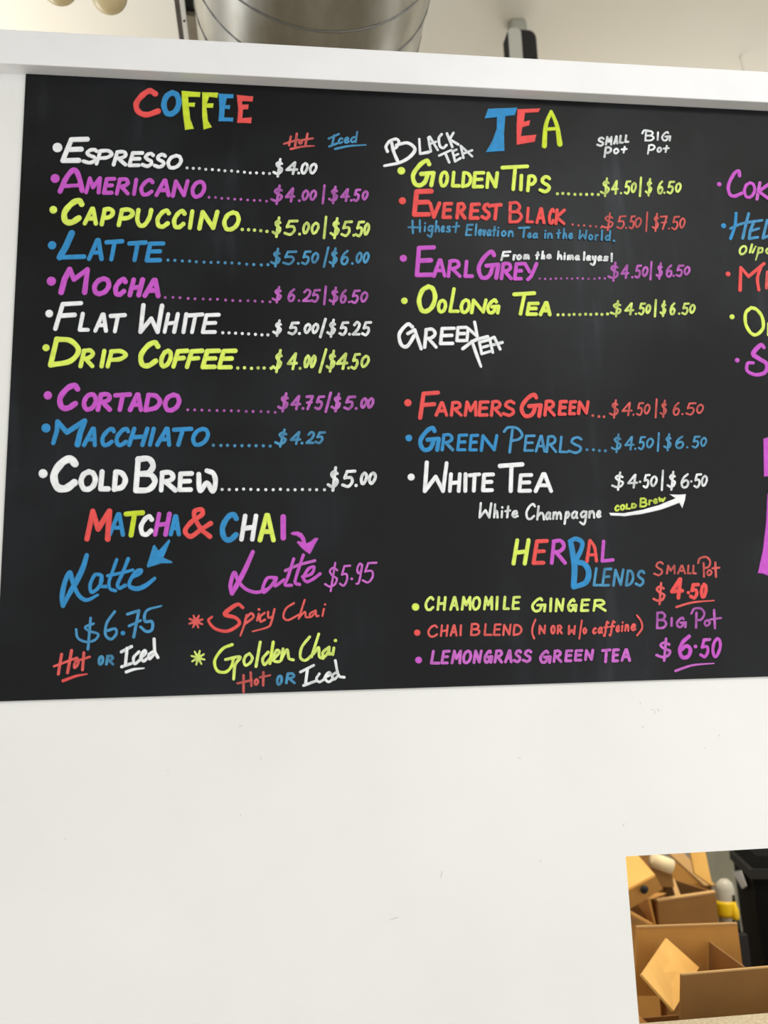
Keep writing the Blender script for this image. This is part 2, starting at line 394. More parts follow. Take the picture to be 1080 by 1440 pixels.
def s_(*p): return ('s', p)
def l_(*p): return ('l', p)
GL = {
 'A': [l_((0,0),(45,100),(55,100),(100,0)), l_((20,34),(84,34))],
 'B': [l_((4,100),(0,0)), s_((2,98),(60,100),(86,78),(62,56),(12,52)), s_((12,52),(75,50),(100,27),(68,3),(0,0))],
 'C': [s_((96,84),(72,100),(34,86),(4,46),(22,6),(62,0),(100,20))],
 'D': [l_((6,98),(0,2)), s_((6,98),(62,92),(100,55),(74,14),(0,0))],
 'E': [l_((100,100),(8,98),(0,1),(92,2)), l_((5,52),(84,54))],
 'F': [l_((100,100),(12,96),(0,0)), l_((6,50),(80,54))],
 'G': [s_((72,86),(58,100),(28,82),(2,42),(16,6),(42,0),(62,14),(70,40)), l_((40,46),(98,50),(94,0))],
 'H': [l_((8,100),(0,0)), l_((100,100),(92,0)), l_((4,46),(95,52))],
 'I': [l_((50,100),(50,0))],
 'K': [l_((8,100),(0,0)), l_((96,98),(6,46),(100,0))],
 'L': [l_((8,100),(0,2),(100,2))],
 'M': [l_((0,0),(12,100),(48,36),(92,100),(100,0))],
 'N': [l_((0,0),(6,98),(88,4),(100,100))],
 'O': [s_((52,100),(16,84),(0,44),(20,6),(52,0),(86,18),(100,56),(82,90),(52,100))],
 'P': [l_((8,98),(0,0)), s_((6,98),(64,100),(100,76),(70,48),(8,42))],
 'R': [l_((8,98),(0,0)), s_((6,98),(60,100),(86,76),(60,54),(8,46)), l_((30,48),(100,0))],
 'S': [s_((96,88),(70,100),(34,94),(18,72),(48,54),(88,40),(96,18),(58,0),(0,12))],
 'T': [l_((0,94),(100,100)), l_((52,98),(46,0))],
 'U': [s_((0,100),(2,40),(30,2),(66,6),(94,50),(100,100))],
 'V': [l_((0,100),(48,0),(100,100))],
 'W': [l_((4,100),(0,0),(50,50),(88,0),(100,98))],
 'Y': [l_((0,100),(45,50)), l_((100,100),(62,20),(36,0))],
 '&': [s_((98,48),(60,24),(24,0),(0,20),(20,52),(60,80),(56,98),(30,92),(34,66),(64,26),(100,0))],
 '0': [s_((54,100),(14,78),(0,38),(24,2),(62,6),(98,50),(88,88),(54,100))],
 'z': [s_((54,86),(14,70),(0,42),(24,14),(62,18),(98,50),(88,76),(54,86))],
 '1': [l_((50,100),(50,0))],
 '2': [s_((4,78),(40,100),(84,84),(66,44),(0,4)), l_((0,4),(100,4))],
 '4': [l_((72,100),(0,34),(100,38)), l_((76,100),(66,0))],
 '5': [l_((100,98),(30,96)), s_((30,96),(14,56),(20,56),(70,56),(82,28),(50,0),(0,10))],
 '6': [s_((78,100),(24,72),(0,30),(26,0),(76,6),(92,38),(56,54),(6,34))],
 '7': [l_((0,96),(92,100),(42,0)), l_((20,50),(88,54))],
 '9': [s_((88,92),(40,100),(4,76),(30,52),(78,62),(90,94),(80,40),(60,4),(20,0))],
 '$': [s_((84,84),(52,96),(26,80),(50,58),(90,42),(78,14),(40,4),(0,16)), l_((62,120),(52,-18))],
 '|': [l_((50,130),(50,-20))],
 '/': [l_((100,128),(0,-22))],
 '(': [s_((100,100),(20,65),(10,30),(90,0))],
 ')': [s_((0,100),(80,70),(100,35),(20,0))],
 '!': [l_((50,180),(50,50)), l_((52,4),(54,2))],
 'a': [s_((88,88),(40,98),(0,46),(24,0),(70,28),(88,86)), s_((88,90),(82,30),(100,4))],
 'c': [s_((92,86),(50,96),(2,44),(34,0),(96,20))],
 'd': [s_((84,88),(36,92),(0,40),(30,0),(84,40)), l_((92,190),(84,2))],
 'e': [s_((8,46),(80,56),(72,94),(30,88),(4,38),(40,0),(100,18))],
 'f': [s_((100,170),(60,190),(44,120),(36,20),(20,-60),(0,-50)), l_((0,90),(90,100))],
 'g': [s_((88,86),(36,98),(0,50),(30,8),(84,50)), s_((90,96),(84,0),(60,-100),(-6,-70))],
 'h': [l_((10,190),(0,0)), s_((4,40),(50,96),(84,70),(100,0))],
 'i': [l_((55,92),(45,0)), l_((60,150),(60,146))],
 'l': [l_((55,190),(45,0))],
 'm': [l_((4,94),(0,0)), s_((2,50),(26,96),(46,70),(46,2)), s_((46,50),(72,96),(92,70),(100,0))],
 'n': [l_((4,94),(0,0)), s_((2,46),(50,98),(86,70),(100,0))],
 'o': [s_((52,96),(10,74),(0,34),(34,0),(84,20),(100,60),(52,96))],
 'p': [l_((24,96),(0,-80)), s_((20,60),(60,98),(98,66),(60,14),(12,20))],
 'r': [l_((8,94),(0,0)), s_((4,50),(40,90),(100,92))],
 's': [s_((92,88),(40,94),(20,66),(80,40),(72,6),(0,6))],
 't': [l_((56,165),(44,0)), l_((0,92),(100,104))],
 'v': [l_((0,92),(46,0),(100,92))],
 'w': [s_((0,92),(14,4),(48,60),(66,2),(100,90))],
 'y': [s_((2,92),(20,20),(70,30),(92,92)), s_((96,94),(84,-20),(40,-120),(-50,-96))],
 '.': [], '·': [],
}
LN = []
def LT(text, c, name='lettering'):
    L_ = Line(name, c, '%s %s' % (CNAME[c], text)); LN.append(L_); return L_

# --- column one
LT('letter C of the coffee heading', 'R', 'letter').S('h', 8.2, [(218,125),(172,102),(112,140),(66,205),(84,268),(150,292),(240,264)])
LT('letter O of the coffee heading', 'B', 'letter').word('O', 8.6, [264,430], (94,94), (309,309), .05, 'h')
LT('letter F of the coffee heading', 'G', 'letter').poly('h', [(428,100),(580,112),(575,152),(482,150),(485,195),(538,195),(532,230),(487,228),(500,330),(528,405),(455,415),(440,300),(430,180)])
LT('second letter F of the coffee heading', 'G', 'letter').poly('h', [(592,112),(722,115),(715,158),(650,150),(632,200),(685,200),(680,238),(628,238),(640,340),(672,392),(603,412),(592,300)])
LT('letter E of the coffee heading', 'B', 'letter').poly('h', [(722,122),(845,128),(842,162),(790,162),(780,215),(818,215),(812,250),(775,245),(770,312),(842,315),(840,348),(722,345),(730,240)])
LT('last letter E of the coffee heading', 'R', 'letter').poly('h', [(868,132),(1002,145),(996,188),(915,185),(912,210),(965,208),(962,250),(920,252),(915,318),(990,312),(985,362),(872,358),(880,250)])
L = LT('underlined word Hot above the prices', 'R')
L.S('c2', 3.4, [(556,368),(546,418)], 0).S('c2', 3.4, [(590,352),(580,420)], 0).S('c2', 3, [(517,409),(600,385)], 0)
L.word('o', 3, [597,624], (384,384), (414,414), 0, 'c2').S('c2', 3.4, [(650,352),(638,414)], 0).S('c2', 3, [(618,388),(680,378)], 0).S('c2', (3.4, 3, 2), [(555,438),(620,425),(688,420)])
L = LT('underlined word Iced above the prices', 'B')
L.S('c2', 3.2, [(800,362),(788,416)], 0).S('c2', 3, [(768,380),(826,354)], 0).S('c2', 3, [(772,424),(818,406)], 0)
L.word('ced', 3, [820,852,888,934], (372,362), (412,404), .1, 'c2').S('c2', (3.4, 3, 2), [(805,438),(880,422),(978,415)])

def bullet(L_, x, y, r, cr=''): L_.dot(cr, (x, y), r); return L_
L = LT('line reading Espresso $4.00', 'W'); bullet(L, 80.7, 207.5, 6.6)
L.word('E', 8, [87,124], (192,192), (230,230), .34).word('SPRESSO', 5.8, [116,138,137,161,158,182,180,202,199,217,216,234,234,257], (207,217), (231,239.5), .22)
L.dots((263,236), (379,244.5), 14, 2.1).word('$4.00', 4.3, [383,400,401,420,417,423,422.5,434,434.5,446.5], (225,229), (247,245), .1)
L = LT('line reading Americano $4.00 | $4.50', 'M'); bullet(L, 77.5, 251, 6.6)
L.S('', 7.6, [(84.5,269),(94,249),(104.5,239),(111,249),(115.5,268)]).S('', 5.6, [(88,262),(113,260.5)], 0)
L.word('MERICANO', 6.2, [119,144,144,163,162,185,186,194,195.5,217,217,240,241,266,268,290], (247.5,253), (273,280), .16)
L.dots((294.5,277.5), (375,282.5), 10, 1.9)
L.word('$4.zz|$4.5z', 4.1, [380,400,400.5,416,418,424,424,435,435,446,452,458,461.5,477,478,493,491.5,496.5,496,508,508.5,518.5], (263,265), (285,284), .1)
L = LT('line reading Cappuccino $5.00 | $5.50', 'Y'); bullet(L, 75, 295, 5.6)
L.word('C', 9, [86,117.5], (278,278), (317,317), .25).word('APPUCCINO', 6.8, [116,138,143,163,167,191,189,215,218,240,241.5,262,263.5,274,278,308,312.5,338.5], (290,296), (317,326.5), .15)
L.dots((341,323), (376,325), 5, 2.4)
L.word('$5.zz|$5.5z', 4.3, [382,397.5,399,419.5,418.5,424,425,436,437,449.5,454,460,463.5,479.5,479,496,495,500,499,513,511,520.5], (308,310), (331,334), .1)
L = LT('line reading Latte $5.50 / $6.00', 'B'); bullet(L, 73, 345, 6.2)
L.S('', 9, [(101,328),(92,348),(84,362)], 0).S('', 6.6, [(84,362),(118,361)], 0)
L.word('ATTE', 6.8, [122,146,147,175,179,208,204,232], (334,340), (367,370), .14)
L.dots((236,366), (377,372.5), 15, 2.2)
L.word('$5.5z/$6.zz', 3.9, [380,396.5,397,418,417,422,423.5,438,437.5,449,455,462,462,476.5,478.5,492,493,498,500,510,510,520], (352,351), (373,373), .1)
L = LT('line reading Mocha $6.25 | $6.50', 'M'); bullet(L, 72, 395.5, 6.8)
L.S('', (8.5, 8.5, 7, 7, 8), [(86,411),(91,392),(98,379),(104,393),(123,379),(121,395),(119,411)], 0)
L.word('OCHA', 7.6, [129.5,156.5,159,179,180,203,200,226], (388,391), (416,420), .2)
L.dots((232.5,418), (380,424.5), 15, 2.0)
L.word('$6.25|$6.5z', 3.9, [382,398,404,416.5,418,423,425,439.5,437,451,454,460,462,477.5,477.5,489,488.5,493.5,493,507,506.5,518], (405,407), (424,428), .1)
L = LT('line reading Flat White $5.00 / $5.25', 'W'); bullet(L, 69, 441, 5.4)
L.word('F', 7, [79,120], (423,423), (465.5,465.5), .2).word('LAT', 6.4, [109,126.5,131,152,153,178.5], (438,440.5), (467,469.5), .15)
L.word('W', 7, [195,230.5], (426,426), (470,470), .08).word('HITE', 6.2, [229.5,252,255,265,262,287.5,283,309.5], (438.5,440), (469.5,470.5), .16)
L.dots((313,467.5), (377,471), 8, 2.2)
L.word('$5.zz/$5.25', 4.4, [383,398,404.5,421,418.5,423.5,427,438,438,449,450,458,459,474,476,491,489,494,495,508.5,508,523], (452,451), (471,473), .12)
L = LT('line reading Drip Coffee $4.00 / $4.50', 'Y'); bullet(L, 64.5, 489, 5.2)
L.word('D', 8, [69,115.5], (472.5,472.5), (517,517), .18).word('RIP', 6.8, [111,136,139,150.5,152,181], (489.5,491), (518,518.5), .18)
L.word('C', 8, [194,224.5], (478,478), (518,518), .2).word('OFFEE', 7, [224,243,244,268,263,289,283,310,306,333], (490,490), (518,520.5), .22)
L.dots((334.5,517.5), (381,518), 6, 2.4)
L.word('$4.zz/$4.5z', 4.4, [382.5,399,403,420,419,425,427,436.5,436,445,450,458,458,474,472,491,487.5,493,493,507,507,520], (495,496), (521,520), .15)
L = LT('line reading Cortado $4.75 / $5.00', 'M'); bullet(L, 67, 556, 6)
L.word('C', 8.6, [80,112], (538,538), (578,578), .2).word('ORTADO', 7.2, [115,138,135,160,159,186,179.5,201.5,202,229,229,255], (551,552), (579,580.5), .15)
L.dots((264,576.5), (387,579.5), 13, 2.0)
L.word('$4.75/$5.zz', 4.4, [390,408,408,424.5,423.5,428.5,429,443,442,457,458,465,465,481.5,483,500.5,498,503.5,506.5,517,516,526.5], (555,556), (577,577), .15)
L = LT('line reading Macchiato $4.25', 'B'); bullet(L, 64.5, 602, 6.2)
L.S('', (6.5, 7, 7.5, 8, 9), [(75,623),(80,606),(81,593),(94,608),(119,592),(113,608),(109,625)], 0)
L.word('ACCHIATO', 6.6, [115,136.5,141,162,161,182,180,209,206,221,218,241,242,272,269,295], (600,600), (629,628.5), .24)
L.dots((300,626.5), (380.5,627.5), 9, 2.3)
L.word('$4.25', 4.2, [386,406,407,425,422,427.5,430,444.5,442.5,458], (606,606), (627,624.5), .2)
L = LT('line reading Cold Brew $5.00', 'W'); bullet(L, 60.5, 666, 6.2)
L.word('C', 11.5, [69.5,111], (640,640), (692.5,692.5), .08).word('OLD', 8.4, [110,138,137.5,156,157,180.5], (659.5,659.5), (692,692), .05)
L.word('B', 8.8, [187.5,223], (641,641), (694,694), .05).word('RE', 7.6, [223,250,249,273], (660,663), (693,692.5), 0)
L.S('', 7.4, [(279.5,667),(281,690),(291,679),(299,691),(303,678),(300,666),(291,662)], 1)
L.dots((312,688), (456,689), 15, 2.2)
L.word('$5.zz', 4.9, [459.5,478.5,480,501,498,503.5,506,517.5,517.5,530], (660,660), (688,684), .08)

# --- matcha and chai
for ch, c, w, a, b, t, bo, sl in (('M','R',8,119.5,159,715,762,.12), ('A','B',6.4,151,176,720,755,.12), ('T','G',7,174,204,717.5,756,.12), ('C','W',7,194.5,216.5,723,755,.1),
        ('H','M',6.6,216,240.5,719.5,755,.15), ('A','B',6.4,237,254.5,723,754.5,.05), ('&','R',7,257,301.5,712.5,758,.1), ('C','B',8,308,336.5,719.5,763,.05),
        ('H','W',7,337,362.5,722,762,.12), ('A','Y',7,362,388,721,763,.02), ('I','M',8,394,402.5,723,760.5,0)):
    LT('character %s of the matcha and chai heading' % ch, c, 'letter').glyph(ch, w, a, b, t, bo, sl)
LT('curved arrow pointing down to the word Latte', 'M', 'arrow').poly('', [(408,750),(412,747.6),(419,747.2),(425,750),(429,756),(431,764),(437,761),(443,756),(448,757),(443,766),(438,776),(435.5,779.5),(430,776),(424,771),(417,763),(419,760.5),(424.5,762),(422,757),(417,753.5),(411,752.5)])
LT('arrow pointing down left to the word Latte', 'B', 'arrow').poly('m', [(1005,110),(1018,125),(960,265),(1030,295),(1036,312),(940,315),(825,350),(818,330),(870,165),(885,155),(918,205)])
L = LT('script word Latte', 'B')
L.S('m', (6.5, 8, 8.5, 7, 6), [(312,246),(280,350),(225,465),(165,570),(112,670)]).S('m', (7, 7.5, 7, 7, 6.5, 6, 4), [(112,670),(104,590),(128,470),(168,392),(188,450),(215,530),(260,600),(320,622),(405,580)])
L.S('m', 5.4, [(425,410),(380,412),(342,490),(350,555),(400,530),(435,470),(438,420),(430,500),(475,510)])
L.S('m', 5, [(565,282),(530,380),(500,470),(510,528),(555,545)]).S('m', 5.4, [(662,275),(612,400),(572,490),(590,522),(635,500)]).S('m', 4.8, [(488,418),(600,395),(700,370)])
L.S('m', (5.5,5.5,5.5,5.5,5.5,7,7,5), [(695,430),(755,402),(772,372),(730,382),(685,445),(672,505),(735,528),(810,500),(885,440)])
L = LT('price $6.75', 'B')
L.S('m', 3.6, [(370,822),(300,850),(335,885),(408,910),(380,960),(300,975),(235,940),(222,870)]).S('m', 3.8, [(345,775),(322,1038)], 0)
L.S('m', 4, [(548,720),(482,815),(470,915),(518,953),(562,905),(550,865),(490,880)]).dot('m', (616,902), 3.4)
L.S('m', 4.2, [(655,742),(752,712),(708,935)], 0).S('m', 3.6, [(668,842),(768,795)], 0).S('m', (2.6, 4.2, 4.4, 4.2, 4), [(942,672),(818,712),(802,800),(862,805),(862,872),(815,888),(766,850)])
L = LT('underlined word Hot left of the word Or', 'R')
L.S('m', 4, [(100,1080),(72,1248)], 0).S('m', 4.2, [(184,1048),(150,1236)], 0).S('m', 3.4, [(35,1182),(230,1110)], 0).word('o', 3.8, [200,250], (1108,1108), (1205,1205), .3, 'm')
L.S('m', 4.2, [(288,1068),(276,1212)], 0).S('m', 3.2, [(250,1130),(338,1102)], 0).S('m', (4.6, 3.8, 2), [(112,1305),(220,1265),(315,1247)])
LT('word Or under the price $6.75', 'B').word('OR', 4.2, [403,460,468,550], (1088,1082), (1177,1175), .1, 'm')
L = LT('underlined word Iced right of the word Or', 'W')
L.S('m', 4.8, [(652,1030),(638,1172)], 0).S('m', 4.6, [(604,1060),(690,1015)], 0).S('m', 4.4, [(606,1186),(688,1158)], 0)
L.S('m', 4.4, [(752,1060),(708,1108),(716,1160),(762,1128)]).S('m', 4.4, [(765,1110),(808,1075),(800,1048),(768,1095),(788,1138),(825,1112)])
L.S('m', 4.4, [(868,1060),(836,1085),(842,1120),(875,1085)]).S('m', 4.6, [(880,952),(885,1060),(912,1108)], 0).S('m', (4.6, 4.2, 2), [(645,1230),(710,1208),(795,1198)])
L = LT('script word Latte beside the price $5.95', 'M')
L.S('c8', (6, 7, 7.5, 6), [(342,145),(300,240),(255,325),(225,378)]).S('c8', (6.5, 6, 6, 5.5, 5, 5, 5), [(225,378),(216,330),(238,262),(262,312),(305,355),(365,372),(430,352)])
L.S('c8', 4.8, [(470,290),(425,292),(400,340),(404,372),(450,330),(474,290),(466,335),(518,302)])
L.S('c8', 4.6, [(572,184),(538,290),(524,330),(560,332)]).S('c8', 4.6, [(626,162),(590,270),(580,318),(605,328)]).S('c8', 4.2, [(525,250),(600,218),(690,194)])
L.S('c8', 4.6, [(622,285),(672,268),(686,230),(655,240),(628,288),(645,312),(680,298),(720,268)])
L.dot('', (494.5,814), 1.8).word('$595', 3.4, [456,478,477,493,499,511,509,530], (797,788), (829,819), .12)
L = LT('line reading Spicy Chai with an asterisk', 'R')
for k in range(4):
    a = math.radians(20+45*k); L.S('', (2.6, 4.2, 2.6), [(275.5-10*math.cos(a), 874+9*math.sin(a)), (275.5, 874), (275.5+10*math.cos(a), 874-9*math.sin(a))], 0)
L.S('c8', (4.5, 5.5, 7, 6.5, 5, 5, 5, 4.5, 4, 3.5), [(286,458),(255,440),(195,480),(190,500),(245,515),(265,550),(200,590),(130,576),(93,532),(112,510)])
L.S('c8', (3.6, 3.2, 2.4), [(308,500),(292,560),(272,616)]).S('c8', 3.4, [(300,522),(332,490),(345,512),(300,548)])
L.S('c8', 3.2, [(376,492),(366,530)], 0).dot('c8', (376,468), 1.9).S('c8', 3.4, [(408,488),(384,508),(386,536),(410,526)])
L.S('c8', 3.2, [(428,482),(430,514),(454,508)]).S('c8', (3.2, 3.2, 3, 2.2), [(464,466),(446,540),(425,568),(340,592)])
L.S('c8', 3, [(574,432),(530,462),(514,508),(540,528),(600,498)]).S('c8', 3, [(634,414),(600,520)], 0).S('c8', 2.8, [(604,512),(635,482),(640,510),(655,512)])
L.S('c8', 2.8, [(692,475),(664,492),(666,512),(692,488),(696,474),(700,506),(712,504)]).S('c8', 2.8, [(742,465),(734,504)], 0).dot('c8', (748,440), 1.6)
L = LT('line reading Golden Chai with an asterisk', 'Y')
for k in range(4):
    a = math.radians(30+45*k); L.S('', (2.6, 3.8, 2.6), [(278.5-9.5*math.cos(a), 925+10*math.sin(a)), (278.5, 925), (278.5+9.5*math.cos(a), 925-10*math.sin(a))], 0)
L.S('c8', 4.4, [(226,666),(172,690),(128,755),(142,812),(190,820),(222,788),(232,748)]).S('c8', 4.2, [(188,750),(270,735),(243,780),(234,860)])
L.word('o', 4.2, [286,346], (705,705), (790,790), .2, 'c8').S('c8', 4.4, [(384,652),(360,788)], 0)
L.S('c8', 4.2, [(428,708),(398,745),(408,778),(440,745)]).S('c8', 4.4, [(457,652),(438,772)], 0).S('c8', 4, [(462,745),(492,708),(474,700),(456,752),(490,762),(506,745)])
L.S('c8', 4, [(512,690),(502,752)], 0).S('c8', 4, [(504,745),(535,695),(545,742),(570,752)])
L.S('c8', 4, [(662,622),(618,680),(610,738),(640,754),(682,716)]).S('c8', 4, [(713,606),(672,735)], 0).S('c8', 4, [(684,718),(712,682),(716,732),(738,744)])
L.S('c8', 4, [(768,682),(736,710),(742,736),(766,708),(772,680),(770,718),(784,716)]).S('c8', 4, [(798,684),(792,722)], 0).dot('c8', (806,643), 2.3)
L = LT('word Hot under the words Golden Chai', 'R')
L.S('c8', 3.6, [(290,838),(290,932)], 0).S('c8', 3.6, [(330,822),(334,898)], 0).S('c8', 3.2, [(255,884),(336,866)], 0).word('o', 3.4, [347,378], (852,852), (898,898), .1, 'c8')
L.S('c8', 3.6, [(402,822),(400,896)], 0).S('c8', 3, [(382,850),(440,838)], 0)
LT('word Or under the words Golden Chai', 'B').word('OR', 4, [472,512,524,588], (838,815), (900,885), .1, 'c8')
L = LT('word Iced under the words Golden Chai', 'W')
L.S('c8', 4, [(650,800),(638,890)], 0).S('c8', 3.8, [(610,820),(685,782)], 0).S('c8', 3.8, [(628,896),(698,870)], 0)
L.S('c8', 3.6, [(716,830),(700,858),(716,876),(745,860)]).S('c8', 3.6, [(745,852),(778,834),(768,822),(748,852),(768,876),(796,856)])
L.S('c8', 3.6, [(820,818),(790,838),(798,862),(826,836)]).S('c8', 3.8, [(806,756),(824,838),(856,850)])

# --- column two
LT('letter T of the tea heading', 'B', 'letter').poly('R1', [(603,88),(762,82),(748,124),(697,130),(690,225),(692,318),(590,325),(626,262),(648,200),(650,135),(583,142)])
LT('letter E of the tea heading', 'R', 'letter').poly('R1', [(762,90),(888,86),(876,108),(804,112),(798,158),(832,150),(826,180),(790,190),(782,236),(866,228),(856,268),(757,286),(756,180)])
LT('letter A of the tea heading', 'G', 'letter').S('R1', (7.4, 6, 5), [(908,290),(916,180),(945,104)]).S('R1', (5, 6, 8), [(945,104),(976,180),(992,280)]).S('R1', 5.5, [(920,200),(978,196)], 0)
L = LT('slanted words Black Tea', 'W')
L.S('j', 4.6, [(100,425),(86,380),(120,330),(180,308),(208,335),(185,385),(155,400)]).S('j', 5, [(140,345),(160,430),(198,520)]).S('j', (4.6, 5, 5.4, 5, 4), [(185,365),(290,345),(360,400),(320,470),(220,530),(72,562)])
L.S('j', (3.6, 3.8, 5), [(402,308),(410,448),(490,432)], 0).S('j', 3.6, [(512,425),(488,295),(502,285),(578,412)], 0).S('j', 3.2, [(495,356),(560,334)], 0)
L.S('j', 3.8, [(614,262),(588,300),(598,372),(630,392),(660,365)]).S('j', 3.6, [(665,255),(716,382)], 0).S('j', 3.6, [(727,248),(690,310),(772,358)], 0)
L.S('j', 3.4, [(590,465),(706,412)], 0).S('j', 3.6, [(648,440),(686,528)], 0).S('j', 3.4, [(755,408),(718,424),(742,520),(794,488)], 0).S('j', 3.2, [(728,470),(772,450)], 0)
L.S('j', 3.4, [(822,486),(796,372),(905,472)], 0).S('j', 3.2, [(812,448),(904,414)], 0)
L = LT('words Small Pot above the tea prices', 'W')
L.word('SMALL', 3.2, [150,193,196,238,240,268,270,298,300,328], (242,226), (298,272), .1, 'R2').word('P', 3.4, [192,236], (292,292), (356,356), .1, 'R2').word('o', 3, [240,274], (298,298), (336,336), .1, 'R2').word('t', 3, [280,318], (302,302), (332,332), .1, 'R2')
L = LT('words Big Pot above the tea prices', 'W')
L.word('B', 2.8, [410,466], (205,205), (266,266), .05, 'R2').S('R2', 2.6, [(398,222),(408,206),(430,206)]).word('IG', 2.8, [475,490,500,556], (212,208), (262,268), .05, 'R2')
L.word('P', 2.8, [428,472], (280,280), (338,338), .1, 'R2').word('o', 2.8, [476,506], (292,292), (328,328), .1, 'R2').word('t', 2.8, [508,546], (298,298), (328,328), .1, 'R2')

def prices(L_, cr, text, w, xs, T, B, sl=.06): L_.word(text, w, xs, T, B, sl, cr)
L = LT('line reading Golden Tips $4.50 | $6.50', 'Y'); bullet(L, 132, 425, 5.3, 'R1')
L.word('G', 6.8, [183,322], (358,358), (516,516), .12, 'R1').word('OLDEN', 5.6, [335,392,400,456,456,520,515,588,588,662], (422,428), (516,526), .05, 'R1')
L.word('T', 6, [670,826], (390,390), (536,536), .03, 'R1').word('IPS', 5.6, [768,796,812,870,876,946], (440,450), (536,552), .05, 'R1')
L.dots((783.5,272), (841,274), 8, 2.2)
prices(L, 'R2', '$4.5z|$6.5z', 3.5, [168,228,228,272,274,292,298,338,335,369,380,396,412,456,478,516,510,526,530,576,575,612], (474,478), (556,552))
L = LT('line reading Everest Black $5.50 | $7.50', 'R'); bullet(L, 137, 588, 5, 'R1')
L.word('E', 7.6, [190,306], (522,522), (678,678), .05, 'R1').word('VEREST', 5.8, [278,350,350,414,425,490,497,564,562,620,612,682], (590,600), (686,698), .06, 'R1')
L.word('B', 5, [712,792], (590,590), (712,712), 0, 'R1').word('LACK', 5, [805,852,858,915,925,968,962,1026], (618,630), (712,722), .05, 'R1')
L.dots((805,316), (846,319.5), 6, 1.6)
prices(L, 'R2', '$5.5z|$7.5z', 2.9, [175,250,258,312,302,318,325,362,356,396,414,430,450,493,492,540,535,550,555,602,598,633], (664,668), (740,748))
L = LT('small line reading Highest Elevation Tea in the World.', 'B')
L.S('p', 3, [(135,70),(140,188)], 0).S('p', 3, [(205,65),(206,174)], 0).S('p', 2.8, [(96,132),(212,134)], 0)
L.word('ighest', 3, [240,266,275,342,345,400,402,445,450,505,508,588], (108,115), (178,190), .05, 'p')
L.word('E', 3.2, [635,715], (98,98), (218,218), .1, 'p').word('levation', 3, [722,750,755,798,795,838,838,890,888,932,935,958,975,1030,1038,1100], (142,160), (215,228), .08, 'p')
L.word('T', 3.2, [170,276], (170,170), (270,270), .05, 'q').word('ea', 2.9, [246,288,292,342], (218,222), (272,276), .05, 'q').word('in', 2.9, [392,408,415,466], (218,220), (276,276), .05, 'q')
L.word('the', 2.9, [490,535,545,588,592,638], (218,222), (276,280), .05, 'q').word('W', 3, [680,756], (196,196), (282,282), .05, 'q').word('orld', 2.9, [762,808,815,852,862,892,902,958], (230,238), (288,296), .05, 'q')
L.dot('q', (980,292), 1.8)
L = LT('line reading Earl Grey $4.50 | $6.50', 'M'); bullet(L, 143, 90, 4.8, 'R3')
L.word('E', 7, [205,320], (18,18), (195,195), .03, 'R3').word('ARL', 5.8, [298,378,378,464,468,526], (88,98), (195,200), .06, 'R3')
L.word('G', 6.4, [540,672], (42,42), (208,208), .1, 'R3').word('REY', 5.8, [666,742,738,800,792,876], (108,110), (208,218), .08, 'R3')
L.dots((758.5,392), (851,391.5), 13, 1.7)
prices(L, 'R4', '$4.5z|$6.5z', 3.6, [208,278,280,330,336,352,355,397,395,433,436,454,470,514,524,566,560,576,578,626,622,660], (122,122), (206,190))
L = LT('small line reading From the himalayas!', 'W')
L.word('F', 3.4, [25,122], (374,374), (464,464), .15, 'q').word('rom', 3.3, [124,158,156,206,214,272], (402,400), (460,450), .08, 'q').word('the', 3.3, [312,354,364,402,405,458], (402,400), (454,446), .1, 'q')
L.word('himalayas', 3.3, [498,548,552,574,582,645,648,695,714,742,744,788,790,836,838,884,886,938], (402,416), (454,468), .05, 'q').word('!', 3.2, [950,972], (420,420), (474,474), .02, 'q')
L = LT('line reading Oolong Tea $4.50 | $6.50', 'Y'); bullet(L, 148, 320, 4.7, 'R3')
L.word('O', 7.2, [216,328], (230,230), (390,390), .08, 'R3').word('O', 5.6, [324,382], (308,308), (390,390), .06, 'R3').word('L', 5.6, [386,450], (246,246), (390,390), .15, 'R3').word('ONG', 5.6, [448,510,505,600,590,672], (306,306), (392,396), .1, 'R3')
L.word('T', 6, [735,864], (268,268), (402,402), .15, 'R3').word('EA', 5.8, [806,882,876,948], (325,320), (404,406), .1, 'R3')
L.dots((784.5,443), (854.5,441.5), 10, 2.2)
prices(L, 'R4', '$4.5z|$6.5z', 3.6, [222,292,300,356,356,372,375,418,414,447,460,478,492,532,545,582,590,606,610,656,652,688], (328,328), (400,398))
L = LT('slanted words Green Tea', 'W')
L.S('R3', 5.4, [(192,462),(165,448),(122,500),(132,558),(165,566),(202,510)]).S('R3', 5, [(168,498),(205,478),(240,580)], 0)
L.word('REE', 5.4, [250,334,336,428,424,494], (468,452), (590,540), .04, 'R3').S('R3', 4.8, [(488,536),(495,470),(545,515),(530,436)], 0)
L.S('R3', 5, [(466,580),(530,535),(600,515)], 1).S('R3', (4.6, 5.4, 4), [(515,540),(540,610),(564,676)], 0)
L.S('R3', 4.4, [(608,532),(556,545),(568,608),(616,594)], 0).S('R3', 4.2, [(562,576),(604,564)], 0).S('R3', 4.4, [(628,600),(612,528),(636,518),(668,582)], 0).S('R3', 4.2, [(618,562),(680,546)], 0)
L = LT('line reading Farmers Green $4.50 | $6.50', 'R'); bullet(L, 168, 102, 5.2, 'R5')
L.word('F', 6.6, [222,352], (35,35), (195,195), .06, 'R5').word('ARMERS', 5.2, [312,387,395,468,470,548,545,612,612,684,678,752], (94,84), (178,180), .05, 'R5')
L.word('G', 6.4, [772,902], (46,46), (186,186), .08, 'R5').word('REEN', 5.4, [902,974,980,1036,1036,1086,1084,1154], (84,88), (180,168), .06, 'R5')
L.dots((834,584.5), (850,586), 3, 2)
